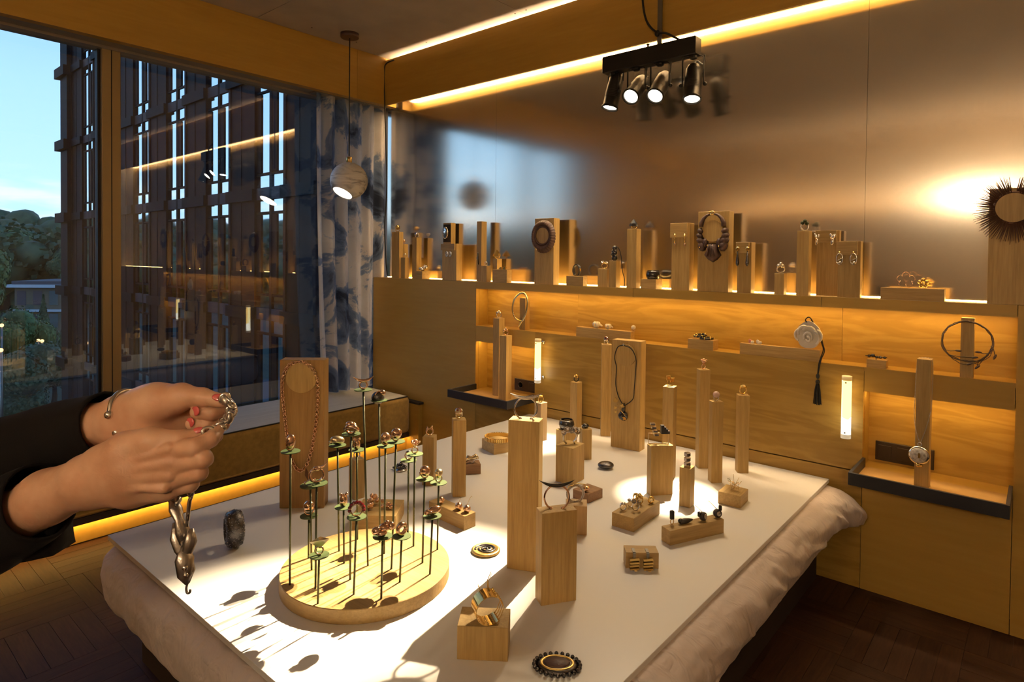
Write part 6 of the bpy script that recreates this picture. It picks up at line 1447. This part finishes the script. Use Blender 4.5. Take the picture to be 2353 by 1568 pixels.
sA = sleeve([shA, Vector(elA)*.5+shA*.5, elA, J(-110, 1075, 1.02), J(110, 1010, .945), J(246, 975, .893)], [.075, .068, .062, .057, .052, .0455], seed=1).build('sleeve', 'cloth_black', person)
sB = sleeve([shB, Vector(elB)*.5+shB*.5, elB, J(-160, 1290, .935), J(0, 1205, .875), J(92, 1152, .846)], [.078, .072, .068, .064, .060, .054], seed=2).build('sleeve', 'cloth_black', person)
# hanging cuff of the nearer sleeve
fl_pts = [(J(-120, 1210, .90)), (J(-30, 1205, .875)), (J(60, 1190, .855)), (J(118, 1190, .85))]
cl = MB(); cols = 14; vs = []
low = [1310, 1305, 1292, 1278]
for i in range(cols+1):
    t = i/cols*3; k = min(int(t), 2); f = t-k; tp = Vector(fl_pts[k])*(1-f)+Vector(fl_pts[k+1])*f; lv_ = low[k]*(1-f)+low[k+1]*f; u_ = [-120, -30, 60, 122][k]*(1-f)+[-120, -30, 60, 122][k+1]*f; dd = [.90, .875, .858, .852][k]*(1-f)+[.90, .875, .858, .852][k+1]*f
    bt = Vector(J(u_, lv_, dd+.012))
    for j in range(7): g = j/6; vs.append(tp.lerp(bt, g)+Vector(_fw)*(-.004*math.sin(PI*g)))
nn = 7
back = [Vector(p)+Vector(_fw)*.045 for p in vs]; k0 = len(vs); allv = vs+back
fs = [(i*nn+j, i*nn+j+1, (i+1)*nn+j+1, (i+1)*nn+j) for i in range(cols) for j in range(nn-1)]; fs += [tuple(q+k0 for q in f)[::-1] for f in fs]
fs += [((cols)*nn+j, cols*nn+j+1, k0+cols*nn+j+1, k0+cols*nn+j) for j in range(nn-1)]+[(i*nn+nn-1, k0+i*nn+nn-1, k0+(i+1)*nn+nn-1, (i+1)*nn+nn-1) for i in range(cols)]
cl.add(allv, fs, True).build('cuff', 'cloth_black', person)
# torso, legs, head standing outside the frame
def pt(f, s, z): return np.array(TC+fdir*f+sdir*s+Vector((0, 0, z)))
tor = [(chain([pt(0, 0, .98), pt(0, 0, 1.20), pt(-.01, 0, 1.38)], [.15, .135, .13])+chain([pt(0, -.18, 1.43), pt(0, .18, 1.43)], [.065, .065])+chain([pt(0, -.09, .95), pt(.0, -.10, .52), pt(-.01, -.10, .10)], [.105, .075, .055])+chain([pt(0, .09, .95), pt(.0, .10, .52), pt(-.01, .10, .10)], [.105, .075, .055]), .05, 0)]
sdf_object('clothes', tor, 'cloth_black', person, .014)
hdg = [(chain([pt(0, 0, 1.44), pt(.015, 0, 1.56)], [.052, .050])+chain([pt(.03, 0, 1.60), pt(.02, 0, 1.68)], [.068, .085])+chain([pt(.10, 0, 1.635), pt(.105, 0, 1.625)], [.012, .014])+chain([pt(.02, -.083, 1.63), pt(.02, -.085, 1.65)], [.014, .016])+chain([pt(.02, .083, 1.63), pt(.02, .085, 1.65)], [.014, .016]), .02, 0)]
sdf_object('head', hdg, 'skin_face', person, .006)
hr_ = [(chain([pt(.0, 0, 1.70), pt(-.02, 0, 1.69)], [.096, .098])+chain([pt(-.05, -.05, 1.66), pt(-.06, -.06, 1.44)], [.06, .045])+chain([pt(-.05, .05, 1.66), pt(-.06, .06, 1.44)], [.06, .045]), .03, 0)]
sdf_object('hair', hr_, 'hair_brown', person, .008)
fh = MB()
for s in (-1, 1): p = pt(.095, s*.032, 1.665); fh.ell(tuple(p), .011)
fh.build('eyes', 'ebony', person); MB().ell(tuple(pt(.092, 0, 1.585)), (.012, .022, .006), rot=(0, 0, math.atan2(fdir.y, fdir.x))).build('mouth', 'nail_red', person)
for s in (-1, 1): p = pt(.06, s*.10, .045); MB().ell(tuple(p), (.14, .05, .045), rot=(0, 0, math.atan2(fdir.y, fdir.x))).build('shoe', 'ebony_matt', person)

# cuff bracelet on the upper wrist
wc = Vector(J(300, 952, .885)); wd_ = (Vector(J(345, 940, .878))-Vector(J(260, 968, .888))).normalized()
a_ = wd_.cross(Vector((0, 0, 1))).normalized(); b_ = a_.cross(wd_)
def wpt(t, r=.0345): return wc+(a_*math.cos(t)+b_*math.sin(t))*r
va = -Vector(_fw); t0 = math.atan2(va.dot(b_), va.dot(a_))
wr_ = MB().tube([wpt(t0+.25+(2*PI-.75)*i/30) for i in range(31)], .0036, 8)
thing('cuff_bracelet', 'slim open silver cuff worn on the upper wrist', 'bracelet', (0, 0, 0), 0, [('cuff', 'silver', wr_), ('end_ball', 'silver', MB().ell(wpt(t0+.25, .036), .0062)), ('end_ball', 'silver', MB().ell(wpt(t0-.5, .036), .0062))])

# silver chain held between the hands, with long pendant
hc = empty('necklace', (0, 0, 0)); rn = random.Random(31)
cpts = smooth_path([Vector(J(*q)) for q in ((516, 916, .832), (528, 920, .832), (533, 938, .833), (526, 955, .834), (514, 968, .833), (502, 980, .826), (490, 992, .815), (478, 992, .808), (466, 1000, .806))], 8)
for i, p in enumerate(resample(cpts, .0075, False)):
    o = MB().ring((0, 0, 0), .0068, .0024, 'y', 14, 7, sx=.8).build('link', 'silver', hc, p); o.rotation_euler = (rn.uniform(0, 3), rn.uniform(0, 3), rn.uniform(0, 3))
    if i % 2 == 0 and i < 9: q_ = MB().ell((0, 0, 0), (.0085, .005, .0065), 12, 8).build('leaf_link', 'silver_dull', hc, p+Vector((rn.uniform(-.004, .004), 0, rn.uniform(-.004, .004)))); q_.rotation_euler = (rn.uniform(0, 3), rn.uniform(0, 3), 0)
PD = .835
def pp_(u, v, dd=0.0): return Vector(J(u, v, PD+dd))
MB().tube([pp_(437, 1120), pp_(442, 1135), pp_(436, 1150), pp_(432, 1180), pp_(430, 1210)], [.0022, .003, .0028, .003, .0025], 8).build('long_link', 'silver', hc)
MB().ring((0, 0, 0), .0075, .0022, 'y', 16, 7).build('link', 'silver', hc, pp_(437, 1128))
MB().tube([pp_(398, 1150, .01), pp_(404, 1172, .005), pp_(412, 1195), pp_(420, 1222), pp_(424, 1250)], [.006, .009, .006, .010, .006], 10, flat=.6).build('leaf', 'silver_dull', hc)
MB().tube([pp_(390, 1148, .012), pp_(410, 1150, .006), pp_(404, 1160)], [.004, .005, .003], 8).build('hook', 'silver_dull', hc)
MB().tube([pp_(404, 1200, .006), pp_(408, 1235, .004), pp_(416, 1262), pp_(424, 1290)], [.004, .010, .009, .003], 10, flat=.6).build('leaf', 'silver_dull', hc)
MB().tube([pp_(440, 1215), pp_(438, 1245, -.003), pp_(430, 1275), pp_(428, 1300)], [.003, .009, .007, .003], 10, flat=.6).build('leaf', 'silver_dull', hc)
MB().tube([pp_(420, 1255), pp_(424, 1285, -.004), pp_(426, 1320, -.003), pp_(430, 1342)], [.004, .0125, .0105, .003], 12, flat=.7).build('pod', 'silver_dull', hc)
MB().tube([pp_(438, 1280), pp_(437, 1312), pp_(433, 1340)], [.003, .007, .002], 8, flat=.6).build('leaf', 'silver_dull', hc)
MB().ell(pp_(425, 1305, -.010), .004).ell(pp_(427, 1322, -.010), .0032).build('beads', 'silver', hc)
MB().tube(smooth_path([pp_(431, 1340), pp_(428, 1352), pp_(430, 1363), pp_(436, 1362), pp_(437, 1356)], 6), .0016, 7).build('hook', 'silver_dull', hc)
tag(hc, 'silver leaf-link chain with a long pendant held in the hands', 'necklace')
